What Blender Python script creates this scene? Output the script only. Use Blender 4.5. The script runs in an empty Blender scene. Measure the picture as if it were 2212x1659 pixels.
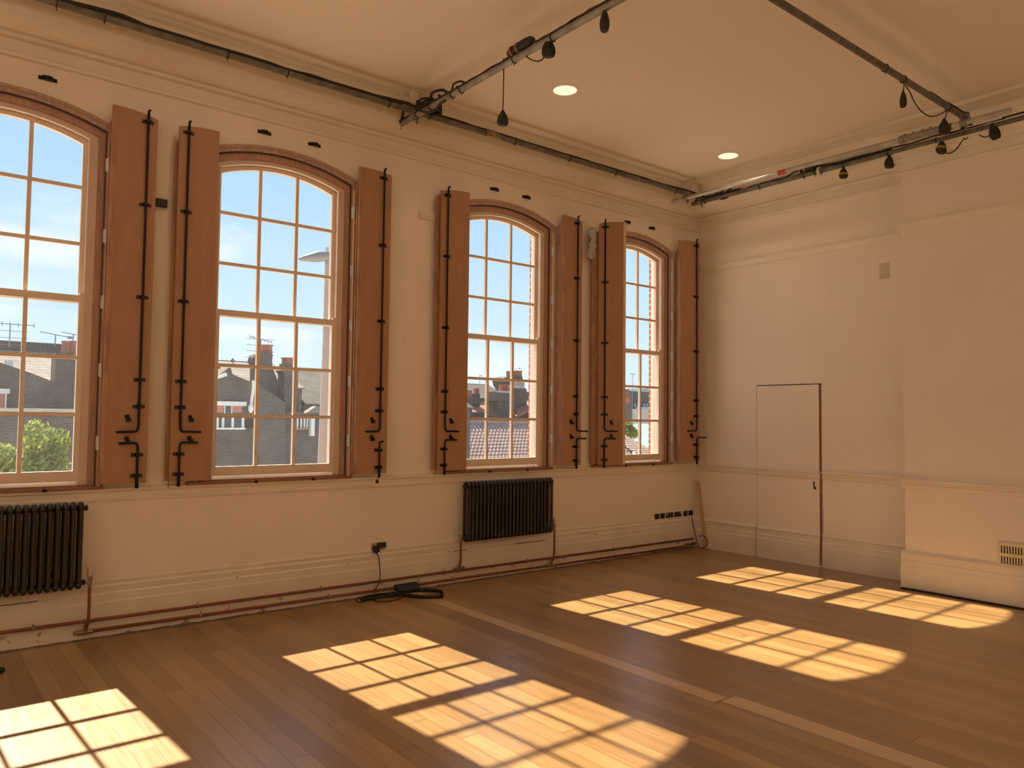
import bpy, bmesh, math, random
from mathutils import Vector, Matrix
random.seed(7)
PI = math.pi
S = bpy.context.scene
COL = S.collection
V = Vector

# ------------------------------------------------------------------ camera
CAM = V((-7.8111, -6.0264, 1.55)); YAW, PIT, ROL, FPX = 0.67695, 0.045604, 0.011138, 1654.617
FW = V((math.sin(YAW)*math.cos(PIT), math.cos(YAW)*math.cos(PIT), math.sin(PIT)))
_r = V((math.cos(YAW), -math.sin(YAW), 0)); _u = _r.cross(FW)
RT = _r*math.cos(ROL)+_u*math.sin(ROL); UP = -_r*math.sin(ROL)+_u*math.cos(ROL)
cam = bpy.data.cameras.new('camera'); co = bpy.data.objects.new('camera', cam); COL.objects.link(co)
cam.sensor_width = 36; cam.lens = FPX*36/2212; cam.clip_start = .05; cam.clip_end = 500
M = Matrix((RT, UP, -FW)).transposed().to_4x4(); M.translation = CAM
co.matrix_world = M; S.camera = co

def at(u, v, ax, val):
    d = FW + RT*(u-1106)/FPX - UP*(v-829.5)/FPX
    i = 'xyz'.index(ax); return CAM + d*((val-CAM[i])/d[i])

# ------------------------------------------------------------------ materials
def new_mat(name):
    m = bpy.data.materials.new(name); m.use_nodes = True
    nt = m.node_tree; nt.nodes.clear()
    out = nt.nodes.new('ShaderNodeOutputMaterial')
    return m, nt, out
def N(nt, t, **kw):
    n = nt.nodes.new(t)
    for k, v in kw.items():
        if k in n.inputs: n.inputs[k].default_value = v
        else: setattr(n, k, v)
    return n
def L(nt, a, b): nt.links.new(a, b)
def mat(name, col, rough=.6, metal=0., var=.12, scale=6., bump=.0, bscale=60., stretch=(1,1,1), col2=None, spec=.5):
    m, nt, out = new_mat(name)
    b = N(nt, 'ShaderNodeBsdfPrincipled', Roughness=rough, Metallic=metal)
    b.inputs['Specular IOR Level'].default_value = spec
    tc = N(nt, 'ShaderNodeTexCoord'); mp = N(nt, 'ShaderNodeMapping', Scale=stretch); L(nt, tc.outputs['Object'], mp.inputs['Vector'])
    nz = N(nt, 'ShaderNodeTexNoise', Scale=scale, Detail=5.); L(nt, mp.outputs[0], nz.inputs['Vector'])
    mr = N(nt, 'ShaderNodeMapRange'); mr.inputs['From Min'].default_value = .3; mr.inputs['From Max'].default_value = .7
    L(nt, nz.outputs['Fac'], mr.inputs['Value'])
    mx = N(nt, 'ShaderNodeMix', data_type='RGBA'); L(nt, mr.outputs[0], mx.inputs[0])
    c2 = col2 or tuple(max(0, c*(1-var)) for c in col)
    mx.inputs[6].default_value = (*col, 1); mx.inputs[7].default_value = (*c2, 1)
    L(nt, mx.outputs[2], b.inputs['Base Color'])
    if bump:
        n2 = N(nt, 'ShaderNodeTexNoise', Scale=bscale, Detail=3.); L(nt, mp.outputs[0], n2.inputs['Vector'])
        bp = N(nt, 'ShaderNodeBump', Strength=bump, Distance=.01); L(nt, n2.outputs['Fac'], bp.inputs['Height']); L(nt, bp.outputs[0], b.inputs['Normal'])
    L(nt, b.outputs[0], out.inputs[0])
    return m
def emit_mat(name, col, s):
    m, nt, out = new_mat(name); e = N(nt, 'ShaderNodeEmission', Color=(*col, 1), Strength=s); L(nt, e.outputs[0], out.inputs[0]); return m

PAINT = mat('wall_paint', (.88, .77, .66), .75, var=.05, scale=1.3, bump=.05, bscale=140)
CEIL = mat('ceiling_paint', (.89, .775, .65), .85, var=.03, scale=.8)
TRIM = mat('trim_paint', (.86, .76, .63), .5, var=.06, scale=3, bump=.04, bscale=30)
SKIRT = mat('skirting_paint', (.82, .73, .61), .5, var=.10, scale=4, bump=.12, bscale=18)
WOODP = mat('window_paint', (.72, .57, .47), .5, var=.08, scale=8, bump=.03, bscale=40)
SASH = mat('sash_paint', (.78, .64, .53), .45, var=.06, scale=10)
REVEAL = mat('stained_reveal', (.50, .29, .21), .55, var=.25, scale=10, stretch=(4, 4, .5))
ARCHI = mat('architrave_wood', (.56, .37, .29), .6, var=.3, scale=40, bump=.5, bscale=90)
PLY = mat('shutter_board', (.44, .24, .14), .55, var=.16, scale=4, bump=.04, bscale=50, stretch=(3, 3, .6), col2=(.38, .20, .112))
PLYE = mat('shutter_edge', (.52, .28, .17), .6, var=.45, scale=30, stretch=(1, 1, .15))
LIP = mat('shutter_lipping', (.74, .54, .38), .6, var=.12, scale=30, stretch=(1, 1, .15))
SILLW = mat('sill_hardwood', (.36, .17, .09), .4, var=.35, scale=14, stretch=(.3, 3, 3))
IRON = mat('black_iron', (.022, .018, .018), .5, .5, var=.4, scale=30)
SCREW = mat('screw_zinc', (.5, .45, .4), .35, .8)
HINGE = mat('zinc_hinge', (.80, .82, .86), .4, .2, var=.2, scale=40)
RADM = mat('radiator_enamel', (.035, .026, .022), .38, .1, var=.3, scale=9)
COPPER = mat('painted_copper', (.30, .085, .04), .45, .35, var=.5, scale=7, col2=(.22, .075, .04))
BRASS = mat('aged_valve_brass', (.40, .30, .18), .45, .6, var=.4, scale=30)
VALVE = mat('valve_plastic', (.62, .52, .42), .5, var=.1)
GALV = mat('galvanised_tube', (.40, .37, .32), .5, .35, var=.45, scale=9, bump=.1, bscale=30, stretch=(1, 1, 1))
GALV2 = mat('dull_tube', (.23, .21, .175), .6, .3, var=.5, scale=12, bump=.1, bscale=30)
ALU = mat('aluminium_tube', (.58, .55, .50), .4, .45, var=.3, scale=9)
REDT = mat('red_tape', (.55, .07, .03), .5)
WHT = mat('white_tape', (.75, .72, .65), .6)
CABLE = mat('black_cable', (.028, .022, .016), .55, var=.4, scale=20)
RUB = mat('black_rubber', (.03, .025, .016), .6, var=.4, scale=25)
YEL = mat('yellow_band', (.55, .38, .03), .5)
ORG = mat('orange_band', (.48, .13, .05), .5)
STEEL = mat('socket_steel', (.52, .48, .38), .35, .8, var=.2, scale=20)
BLKP = mat('black_plate', (.03, .022, .018), .5, var=.3, scale=20)
WPL = mat('white_plate', (.70, .62, .50), .5)
LATH = mat('pine_batten', (.62, .40, .19), .6, var=.2, scale=9, stretch=(2, 2, .3))
GAP_SHADE = mat('painted_gap_shade', (.10, .062, .05), .7)
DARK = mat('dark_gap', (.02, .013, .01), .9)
EDGE = mat('bare_door_edge', (.42, .17, .08), .7, var=.5, scale=6, stretch=(1, 1, .4))
GRILLE = mat('cream_grille', (.76, .66, .46), .5, var=.05)
POLY = mat('clear_wrap', (.55, .52, .48), .25, var=.2)
BRICKR = None

def cracked(m):
    nt = m.node_tree; b = [n for n in nt.nodes if n.type == 'BSDF_PRINCIPLED'][0]; src = b.inputs['Base Color'].links[0].from_socket
    tc = N(nt, 'ShaderNodeTexCoord'); sp = N(nt, 'ShaderNodeSeparateXYZ'); L(nt, tc.outputs['Object'], sp.inputs[0])
    def mth(op, a, c=None):
        n = N(nt, 'ShaderNodeMath', operation=op)
        for i, q in enumerate((a, c)):
            if q is None: continue
            if isinstance(q, (int, float)): n.inputs[i].default_value = q
            else: L(nt, q, n.inputs[i])
        return n.outputs[0]
    nz = N(nt, 'ShaderNodeTexNoise', noise_dimensions='1D', Scale=1.3, Detail=4.); L(nt, sp.outputs['X'], nz.inputs['W'])
    k = mth('MULTIPLY', mth('LESS_THAN', mth('ABSOLUTE', mth('SUBTRACT', sp.outputs['Z'], .299)), .0035), mth('GREATER_THAN', nz.outputs['Fac'], .56))
    n2 = N(nt, 'ShaderNodeTexNoise', Scale=14., Detail=3.); L(nt, tc.outputs['Object'], n2.inputs['Vector'])
    k2 = mth('MULTIPLY', mth('LESS_THAN', sp.outputs['Z'], .10), mth('GREATER_THAN', n2.outputs['Fac'], .66))
    k3 = mth('LESS_THAN', sp.outputs['Z'], mth('MULTIPLY', n2.outputs['Fac'], .022))
    k = mth('MAXIMUM', k, mth('MAXIMUM', mth('MULTIPLY', k2, .6), k3))
    mx = N(nt, 'ShaderNodeMix', data_type='RGBA'); L(nt, mth('MULTIPLY', k, .85), mx.inputs[0]); L(nt, src, mx.inputs[6]); mx.inputs[7].default_value = (.10, .055, .03, 1); L(nt, mx.outputs[2], b.inputs['Base Color'])
    return m
SKIRTN = cracked(mat('chipped_skirting_paint', (.82, .73, .61), .5, var=.10, scale=4, bump=.12, bscale=18))
def brick_mat(name, c1, c2, mortar, scale=1., bw=.22, rh=.075, ms=.012, swap='xz', rough=.9, slope=1.):
    m, nt, out = new_mat(name)
    b = N(nt, 'ShaderNodeBsdfPrincipled', Roughness=rough); b.inputs['Specular IOR Level'].default_value = .2
    tc = N(nt, 'ShaderNodeTexCoord'); sp = N(nt, 'ShaderNodeSeparateXYZ'); L(nt, tc.outputs['Object'], sp.inputs[0])
    cb = N(nt, 'ShaderNodeCombineXYZ'); 
    if swap == 'xz':
        ad = N(nt, 'ShaderNodeMath', operation='ADD'); L(nt, sp.outputs['X'], ad.inputs[0]); L(nt, sp.outputs['Y'], ad.inputs[1])
        L(nt, ad.outputs[0], cb.inputs['X'])
        mu = N(nt, 'ShaderNodeMath', operation='MULTIPLY'); L(nt, sp.outputs['Z'], mu.inputs[0]); mu.inputs[1].default_value = slope
        L(nt, mu.outputs[0], cb.inputs['Y'])
    br = N(nt, 'ShaderNodeTexBrick', Scale=scale); L(nt, cb.outputs[0], br.inputs['Vector'])
    br.inputs['Color1'].default_value = (*c1, 1); br.inputs['Color2'].default_value = (*c2, 1); br.inputs['Mortar'].default_value = (*mortar, 1)
    br.inputs['Mortar Size'].default_value = ms; br.inputs['Brick Width'].default_value = bw; br.inputs['Row Height'].default_value = rh
    nz = N(nt, 'ShaderNodeTexNoise', Scale=1.3, Detail=6.); L(nt, tc.outputs['Object'], nz.inputs['Vector'])
    mr = N(nt, 'ShaderNodeMapRange'); mr.inputs['To Min'].default_value = .6; mr.inputs['To Max'].default_value = 1.3; L(nt, nz.outputs['Fac'], mr.inputs['Value'])
    mx = N(nt, 'ShaderNodeMix', data_type='RGBA', blend_type='MULTIPLY'); mx.inputs[0].default_value = 1
    L(nt, br.outputs['Color'], mx.inputs[6]); L(nt, mr.outputs[0], mx.inputs[7])
    L(nt, mx.outputs[2], b.inputs['Base Color']); L(nt, b.outputs[0], out.inputs[0])
    return m
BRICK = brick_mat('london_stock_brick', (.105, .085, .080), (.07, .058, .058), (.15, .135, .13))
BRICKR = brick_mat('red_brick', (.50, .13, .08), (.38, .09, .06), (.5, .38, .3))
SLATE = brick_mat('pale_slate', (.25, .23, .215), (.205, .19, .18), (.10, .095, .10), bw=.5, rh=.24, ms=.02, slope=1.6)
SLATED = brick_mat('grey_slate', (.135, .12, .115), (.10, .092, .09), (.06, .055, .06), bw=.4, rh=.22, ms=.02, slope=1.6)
REDTILE = brick_mat('red_tile', (.50, .22, .15), (.42, .18, .12), (.2, .08, .06), bw=.6, rh=.36, ms=.035, slope=1.6)
POT = mat('terracotta_pot', (.40, .13, .09), .9, var=.3, scale=3)
POTL = mat('buff_pot', (.5, .36, .27), .9, var=.3, scale=3)
STONE = mat('coping_stone', (.45, .42, .38), .9, var=.3, scale=3)
PANT = mat('pantile_clay', (.40, .27, .22), .85, var=.3, scale=2.5, col2=(.29, .20, .175))
OWHITE = mat('outdoor_white_paint', (.70, .70, .68), .6)
OBLUE = mat('dark_cladding', (.055, .065, .085), .7, var=.4, scale=1.)
FAR = mat('distant_cladding', (.30, .38, .42), .8)
PINKC = mat('red_curtain', (.45, .18, .14), .9)
OGLASS = mat('dark_window_glass', (.06, .07, .08), .1)
POST = mat('painted_column', (.34, .25, .21), .7, var=.08)
AERIAL = mat('aerial_metal', (.25, .25, .26), .5, .5)
BARK = mat('bark', (.10, .07, .05), .9)
GROUND = mat('back_yard_ground', (.66, .58, .47), .95, var=.15, scale=.6)

def leaf_mat(name, c1, c2):
    m, nt, out = new_mat(name)
    oi = N(nt, 'ShaderNodeTexCoord'); nz = N(nt, 'ShaderNodeTexNoise', Scale=3., Detail=4.); L(nt, oi.outputs['Object'], nz.inputs['Vector'])
    mx = N(nt, 'ShaderNodeMix', data_type='RGBA'); L(nt, nz.outputs['Fac'], mx.inputs[0]); mx.inputs[6].default_value = (*c1, 1); mx.inputs[7].default_value = (*c2, 1)
    d = N(nt, 'ShaderNodeBsdfDiffuse'); t = N(nt, 'ShaderNodeBsdfTranslucent'); a = N(nt, 'ShaderNodeMixShader'); a.inputs[0].default_value = .45
    L(nt, mx.outputs[2], d.inputs[0]); L(nt, mx.outputs[2], t.inputs[0]); L(nt, d.outputs[0], a.inputs[1]); L(nt, t.outputs[0], a.inputs[2]); L(nt, a.outputs[0], out.inputs[0])
    return m
LEAF = leaf_mat('tree_leaf', (.16, .22, .05), (.36, .40, .12))

def glass_mat(name, haze):
    m, nt, out = new_mat(name)
    tr = N(nt, 'ShaderNodeBsdfTransparent', Color=(.97, .99, 1, 1)); gl = N(nt, 'ShaderNodeBsdfGlossy', Roughness=.02)
    a = N(nt, 'ShaderNodeMixShader'); a.inputs[0].default_value = .03
    L(nt, tr.outputs[0], a.inputs[1]); L(nt, gl.outputs[0], a.inputs[2])
    tl = N(nt, 'ShaderNodeBsdfTranslucent', Color=(.9, .92, .95, 1)); bm = N(nt, 'ShaderNodeMixShader')
    tc = N(nt, 'ShaderNodeTexCoord'); nz = N(nt, 'ShaderNodeTexNoise', Scale=3., Detail=8., Roughness=.7); L(nt, tc.outputs['Object'], nz.inputs['Vector'])
    mr = N(nt, 'ShaderNodeMapRange'); mr.inputs['From Min'].default_value = .3; mr.inputs['From Max'].default_value = .75
    mr.inputs['To Min'].default_value = haze*.6; mr.inputs['To Max'].default_value = haze*1.5
    L(nt, nz.outputs['Fac'], mr.inputs['Value']); L(nt, mr.outputs[0], bm.inputs[0])
    L(nt, a.outputs[0], bm.inputs[1]); L(nt, tl.outputs[0], bm.inputs[2]); L(nt, bm.outputs[0], out.inputs[0])
    return m
G1 = glass_mat('hazy_glass', .009); G3 = glass_mat('clear_glass', .004)

def floor_mat():
    m, nt, out = new_mat('oak_boards')
    b = N(nt, 'ShaderNodeBsdfPrincipled'); b.inputs['Specular IOR Level'].default_value = .6; b.inputs['Coat Weight'].default_value = .45; b.inputs['Coat Roughness'].default_value = .34
    tc = N(nt, 'ShaderNodeTexCoord'); sp = N(nt, 'ShaderNodeSeparateXYZ'); L(nt, tc.outputs['Object'], sp.inputs[0])
    def mth(op, a, c=None, d=None):
        n = N(nt, 'ShaderNodeMath', operation=op)
        for i, q in enumerate((a, c, d)):
            if q is None: continue
            if isinstance(q, (int, float)): n.inputs[i].default_value = q
            else: L(nt, q, n.inputs[i])
        return n.outputs[0]
    X, Y = sp.outputs['X'], sp.outputs['Y']
    W = .108
    xs = mth('DIVIDE', X, W); bi = mth('FLOOR', xs); fx = mth('FRACT', xs)
    wn = N(nt, 'ShaderNodeTexWhiteNoise', noise_dimensions='1D'); L(nt, bi, wn.inputs['W'])
    off = mth('MULTIPLY', wn.outputs['Value'], 3.)
    ys = mth('DIVIDE', mth('ADD', Y, off), 2.3); yi = mth('FLOOR', ys); fy = mth('FRACT', ys)
    cb = N(nt, 'ShaderNodeCombineXYZ'); L(nt, bi, cb.inputs[0]); L(nt, yi, cb.inputs[1])
    w2 = N(nt, 'ShaderNodeTexWhiteNoise', noise_dimensions='3D'); L(nt, cb.outputs[0], w2.inputs['Vector'])
    rv = w2.outputs['Value']
    # pine board
    a0 = mth('GREATER_THAN', Y, -3.38)
    lo = mth('ADD', -4.185, mth('MULTIPLY', a0, -.045)); hi = mth('ADD', -4.045, mth('MULTIPLY', a0, -.06))
    pin = mth('MULTIPLY', mth('GREATER_THAN', X, lo), mth('LESS_THAN', X, hi))
    pe = mth('MINIMUM', mth('ABSOLUTE', mth('SUBTRACT', X, lo)), mth('ABSOLUTE', mth('SUBTRACT', X, hi)))
    # grain
    gv = N(nt, 'ShaderNodeCombineXYZ'); L(nt, mth('MULTIPLY', X, 30.), gv.inputs[0]); L(nt, mth('ADD', mth('MULTIPLY', Y, 1.6), mth('MULTIPLY', rv, 50.)), gv.inputs[1])
    gn = N(nt, 'ShaderNodeTexNoise', Scale=1.5, Detail=6., Distortion=.6); L(nt, gv.outputs[0], gn.inputs['Vector'])
    r1 = N(nt, 'ShaderNodeValToRGB'); L(nt, rv, r1.inputs[0])
    e = r1.color_ramp.elements; e[0].position = 0; e[0].color = (.285, .163, .060, 1); e[1].position = 1; e[1].color = (.43, .266, .112, 1)
    n_ = r1.color_ramp.elements.new(.5); n_.color = (.355, .21, .082, 1)
    mg = N(nt, 'ShaderNodeMix', data_type='RGBA', blend_type='MULTIPLY'); mg.inputs[0].default_value = 1
    mr = N(nt, 'ShaderNodeMapRange'); mr.inputs['From Min'].default_value = .3; mr.inputs['From Max'].default_value = .7; mr.inputs['To Min'].default_value = .84; mr.inputs['To Max'].default_value = 1.1
    L(nt, gn.outputs['Fac'], mr.inputs['Value'])
    pinc = N(nt, 'ShaderNodeMix', data_type='RGBA'); L(nt, pin, pinc.inputs[0]); L(nt, r1.outputs[0], pinc.inputs[6]); pinc.inputs[7].default_value = (.62, .44, .25, 1)
    L(nt, pinc.outputs[2], mg.inputs[6]); L(nt, mr.outputs[0], mg.inputs[7])
    # worn / darker clouds of old varnish
    n3 = N(nt, 'ShaderNodeTexNoise', Scale=.9, Detail=3.); L(nt, tc.outputs['Object'], n3.inputs['Vector'])
    m3 = N(nt, 'ShaderNodeMapRange'); m3.inputs['From Min'].default_value = .35; m3.inputs['From Max'].default_value = .65; m3.inputs['To Min'].default_value = .88; m3.inputs['To Max'].default_value = 1.06
    L(nt, n3.outputs['Fac'], m3.inputs['Value'])
    mg2 = N(nt, 'ShaderNodeMix', data_type='RGBA', blend_type='MULTIPLY'); mg2.inputs[0].default_value = 1; L(nt, mg.outputs[2], mg2.inputs[6]); L(nt, m3.outputs[0], mg2.inputs[7])
    # gaps
    ge = mth('MINIMUM', fx, mth('SUBTRACT', 1., fx)); g1 = mth('LESS_THAN', ge, .015)
    gy = mth('MINIMUM', fy, mth('SUBTRACT', 1., fy)); g2 = mth('LESS_THAN', gy, .0012)
    gp = mth('MAXIMUM', g1, g2)
    notp = mth('SUBTRACT', 1., pin); gp = mth('MULTIPLY', gp, notp)
    gp = mth('MAXIMUM', gp, mth('LESS_THAN', pe, .002))
    joint = mth('MULTIPLY', mth('LESS_THAN', mth('ABSOLUTE', mth('ADD', Y, 3.39)), .006), mth('MULTIPLY', mth('GREATER_THAN', X, -4.24), mth('LESS_THAN', X, -4.04)))
    gp = mth('MAXIMUM', gp, joint)
    # knots
    vo = N(nt, 'ShaderNodeTexVoronoi', Scale=3.2); kv = N(nt, 'ShaderNodeCombineXYZ'); L(nt, mth('MULTIPLY', X, 1.6), kv.inputs[0]); L(nt, Y, kv.inputs[1]); L(nt, kv.outputs[0], vo.inputs['Vector'])
    kn = mth('MULTIPLY', mth('LESS_THAN', vo.outputs['Distance'], .075), mth('MAXIMUM', pin, mth('GREATER_THAN', n3.outputs['Fac'], .70)))
    dk = mth('MAXIMUM', mth('MULTIPLY', gp, .8), mth('MULTIPLY', kn, .55))
    fin = N(nt, 'ShaderNodeMix', data_type='RGBA'); L(nt, dk, fin.inputs[0]); L(nt, mg2.outputs[2], fin.inputs[6]); fin.inputs[7].default_value = (.10, .045, .02, 1)
    # dark stains in front of the right-hand window
    for (sx, sy, rx, ry, st) in ((-.72, -2.78, .07, .24, .38), (-.75, -1.28, .12, .22, .22)):
        dx = mth('DIVIDE', mth('SUBTRACT', X, sx), rx); dy = mth('DIVIDE', mth('SUBTRACT', Y, sy), ry)
        d2 = mth('ADD', mth('MULTIPLY', dx, dx), mth('MULTIPLY', dy, dy))
        k = mth('MULTIPLY', mth('MAXIMUM', mth('SUBTRACT', 1., d2), 0.), st)
        f2 = N(nt, 'ShaderNodeMix', data_type='RGBA'); L(nt, k, f2.inputs[0]); L(nt, fin.outputs[2], f2.inputs[6]); f2.inputs[7].default_value = (.16, .08, .035, 1); fin = f2
    L(nt, fin.outputs[2], b.inputs['Base Color'])
    mrr = N(nt, 'ShaderNodeMapRange'); mrr.inputs['To Min'].default_value = .24; mrr.inputs['To Max'].default_value = .40; L(nt, gn.outputs['Fac'], mrr.inputs['Value']); L(nt, mrr.outputs[0], b.inputs['Roughness'])
    bp = N(nt, 'ShaderNodeBump', Strength=.25, Distance=.002); inv = mth('SUBTRACT', 1., gp); L(nt, inv, bp.inputs['Height']); L(nt, bp.outputs[0], b.inputs['Normal'])
    L(nt, b.outputs[0], out.inputs[0])
    return m
OAK = floor_mat()

# ------------------------------------------------------------------ mesh helpers
class MB:
    def __init__(s): s.v = []; s.f = []
    def add(s, vs, fs):
        n = len(s.v); s.v += [tuple(p) for p in vs]; s.f += [tuple(i+n for i in f) for f in fs]; return s
    def box(s, a, b):
        x0, y0, z0 = (min(a[i], b[i]) for i in range(3)); x1, y1, z1 = (max(a[i], b[i]) for i in range(3))
        return s.add([(x0,y0,z0),(x1,y0,z0),(x1,y1,z0),(x0,y1,z0),(x0,y0,z1),(x1,y0,z1),(x1,y1,z1),(x0,y1,z1)],
                     [(0,3,2,1),(4,5,6,7),(0,1,5,4),(1,2,6,5),(2,3,7,6),(3,0,4,7)])
    def obox(s, o, ux, uy, uz, a, b):
        n = len(s.v); s.box(a, b)
        for i in range(n, n+8):
            p = s.v[i]; s.v[i] = tuple(o+ux*p[0]+uy*p[1]+uz*p[2])
        return s
    def prism(s, pts, d):
        """closed polygon pts (3D) pushed along d"""
        n = len(pts); d = V(d)
        return s.add([V(p) for p in pts]+[V(p)+d for p in pts], [tuple(reversed(range(n))), tuple(range(n, 2*n))]+[(i, (i+1) % n, n+(i+1) % n, n+i) for i in range(n)])
    def tube(s, pts, r, n=8, cap=True, r2=None):
        pts = [V(p) for p in pts]; rings = []; up = None; K = len(pts)
        for i, p in enumerate(pts):
            t = (pts[min(i+1, K-1)]-pts[max(i-1, 0)]).normalized()
            if up is None: up = V((0, 0, 1)) if abs(t.z) < .9 else V((1, 0, 0))
            a = t.cross(up).normalized(); b = a.cross(t).normalized(); up = b
            rr = r if r2 is None else r+(r2-r)*i/(K-1)
            if isinstance(r, (list, tuple)): rr = r[i]
            rings.append([p+(a*math.cos(q*2*PI/n)+b*math.sin(q*2*PI/n))*rr for q in range(n)])
        vs = [q for R in rings for q in R]; fs = []
        for i in range(K-1):
            for j in range(n): fs.append((i*n+j, i*n+(j+1) % n, (i+1)*n+(j+1) % n, (i+1)*n+j))
        if cap: fs += [tuple(reversed(range(n))), tuple((K-1)*n+j for j in range(n))]
        return s.add(vs, fs)
    def ell(s, c, rx, ry, rz, n=10, m=6, ax=None):
        c = V(c); vs = []; fs = []
        for i in range(m+1):
            th = PI*i/m
            for j in range(n):
                ph = 2*PI*j/n; vs.append(c+V((rx*math.sin(th)*math.cos(ph), ry*math.sin(th)*math.sin(ph), rz*math.cos(th))))
        for i in range(m):
            for j in range(n): fs.append((i*n+j, (i+1)*n+j, (i+1)*n+(j+1) % n, i*n+(j+1) % n))
        return s.add(vs, fs)
    def build(s, name, m, parent=None, smooth=False, bevel=0, loc=None):
        me = bpy.data.meshes.new(name); me.from_pydata(s.v, [], s.f); me.validate()
        bm = bmesh.new(); bm.from_mesh(me); bmesh.ops.remove_doubles(bm, verts=bm.verts, dist=1e-6) if smooth else None
        bmesh.ops.recalc_face_normals(bm, faces=bm.faces); bm.to_mesh(me); bm.free()
        if smooth:
            for p in me.polygons: p.use_smooth = True
        me.materials.append(m)
        o = bpy.data.objects.new(name, me); COL.objects.link(o)
        if parent:
            o.parent = parent; o.matrix_parent_inverse = Matrix.Translation(-parent.location) if False else Matrix()
            # parts are written in world coordinates: undo the parent's placement
            inv = PW[parent.name].inverted(); me.transform(inv)
            PW[o.name] = PW[parent.name]
        else:
            PW[o.name] = Matrix()
            if loc is not None:
                me.transform(Matrix.Translation(-V(loc))); o.location = loc; PW[o.name] = Matrix.Translation(V(loc))
        if bevel:
            b = o.modifiers.new('bevel', 'BEVEL'); b.width = bevel; b.segments = 2; b.limit_method = 'ANGLE'; b.angle_limit = math.radians(50)
        return o
PW = {}
def tag(o, label=None, cat=None, group=None, kind=None):
    if label: o['label'] = label
    if cat: o['category'] = cat
    if group: o['group'] = group
    if kind: o['kind'] = kind
    return o
def thing(name, loc, label, cat, group=None, kind=None):
    o = bpy.data.objects.new(name, None); COL.objects.link(o); o.location = loc; o.empty_display_size = .1
    PW[o.name] = Matrix.Translation(V(loc)); return tag(o, label, cat, group, kind)
def struct(name, mb, m, label, cat, parent=None, **k):
    o = mb.build(name, m, parent, **k)
    return tag(o, label, cat, kind='structure') if parent is None else o
def spline(pts, n=6):
    pts = [V(p) for p in pts]; out = []
    P = [pts[0]*2-pts[1]]+pts+[pts[-1]*2-pts[-2]]
    for i in range(1, len(P)-2):
        a, b, c, d = P[i-1:i+3]
        for k in range(n):
            t = k/n; out.append(.5*((2*b)+(c-a)*t+(2*a-5*b+4*c-d)*t*t+(3*b-a-3*c+d)*t**3))
    out.append(pts[-1]); return out

# ------------------------------------------------------------------ room shell
H = 4.40; X0, Y0 = -12.2, -9.0
WC = [-7.312, -5.395, -3.082, -1.147]; BEHIND = -9.62
def arch_z(dx, apex, R): return apex-R+math.sqrt(max(R*R-dx*dx, 0))
R_OUT, R_OPEN = 1.72, 1.62
HWO, APO = .612, 3.690      # wall opening half width and apex

struct('floor', MB().box((X0, Y0, -.15), (0, 0, 0)), OAK, 'worn honey oak floorboards with one pale pine strip', 'floor')
struct('ceiling', MB().box((X0, Y0, H), (0, 0, H+.2)), CEIL, 'flat cream painted ceiling above the scaffold tubes', 'ceiling')
w = MB()
def wall_layer(y0, T, hw, apex, R_, zs):
    xs = X0-.3
    for cx in sorted(WC+[BEHIND]):
        w.box((xs, y0, -.2), (cx-hw, T, H+.2)); w.box((cx-hw, y0, -.2), (cx+hw, T, zs))
        n = 20
        for i in range(n):
            a, b = -hw+2*hw*i/n, -hw+2*hw*(i+1)/n
            za, zb = arch_z(a, apex, R_), arch_z(b, apex, R_)
            w.add([(cx+a,y0,za),(cx+b,y0,zb),(cx+b,y0,H+.2),(cx+a,y0,H+.2),(cx+a,T,za),(cx+b,T,zb),(cx+b,T,H+.2),(cx+a,T,H+.2)],
                  [(0,1,2,3),(7,6,5,4),(4,5,1,0)])
        xs = cx+hw
    w.box((xs, y0, -.2), (.3, T, H+.2))
wall_layer(0, .13, HWO, APO, R_OPEN, 1.03); wall_layer(.13, .265, .575, 3.86, 1.9, 1.03)
WALLN = struct('wall_north', w, PAINT, 'cream window wall with four arched sash windows', 'wall')
DY1, DY2, DZ = -.856, -1.661, 1.974
e = MB()
e.box((0, 0, -.2), (.3, DY1, H+.2)); e.box((0, DY1, DZ), (.3, DY2, H+.2)); e.box((0, DY2, -.2), (.3, Y0-.3, H+.2))
e.box((-.33, -2.68, 0), (0.0, -4.9, H+.05))
struct('wall_east', e, PAINT, 'cream end wall with a projecting chimney breast', 'wall')
struct('wall_south', MB().box((X0-.3, Y0, -.2), (.3, Y0-.3, H+.2)), PAINT, 'cream wall behind the viewer', 'wall')
struct('wall_west', MB().box((X0, Y0-.3, -.2), (X0-.3, .3, H+.2)), PAINT, 'cream wall at the near end', 'wall')

def extrude_x(prof, x0, x1): return MB().prism([(x0, y, z) for y, z in prof], (x1-x0, 0, 0))
def extrude_y(prof, y0, y1): return MB().prism([(x, y0, z) for x, z in prof], (0, y1-y0, 0))
cove = [(-.2+.16*math.cos(t), 4.09+.27*math.sin(t)) for t in [i*PI/2/8 for i in range(9)]]
pn = [(0, 3.93), (-.022, 3.938), (-.024, 3.962), (-.010, 3.972), (-.010, 4.050), (-.046, 4.058), (-.052, 4.080)]+[(-.045-.155*math.sin(t), 4.088+.27*(1-math.cos(t))) for t in [i*PI/2/8 for i in range(9)]]+[(-.205, 4.372), (-.262, 4.378), (-.262, 4.401), (0, 4.401)]
struct('trim_1', extrude_x(pn, X0, 0), TRIM, 'moulded plaster cornice above the windows', 'cornice')
pe = pn[:7]+[(-.045-.36*math.sin(t), 4.088+.25*(1-math.cos(t))) for t in [i*PI/2/10 for i in range(11)]]+[(-.41, 4.352), (-.58, 4.366), (-.58, 4.401), (0, 4.401)]
struct('trim_2', extrude_y(pe, 0, Y0), TRIM, 'deep plaster cornice along the end wall', 'cornice')
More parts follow.
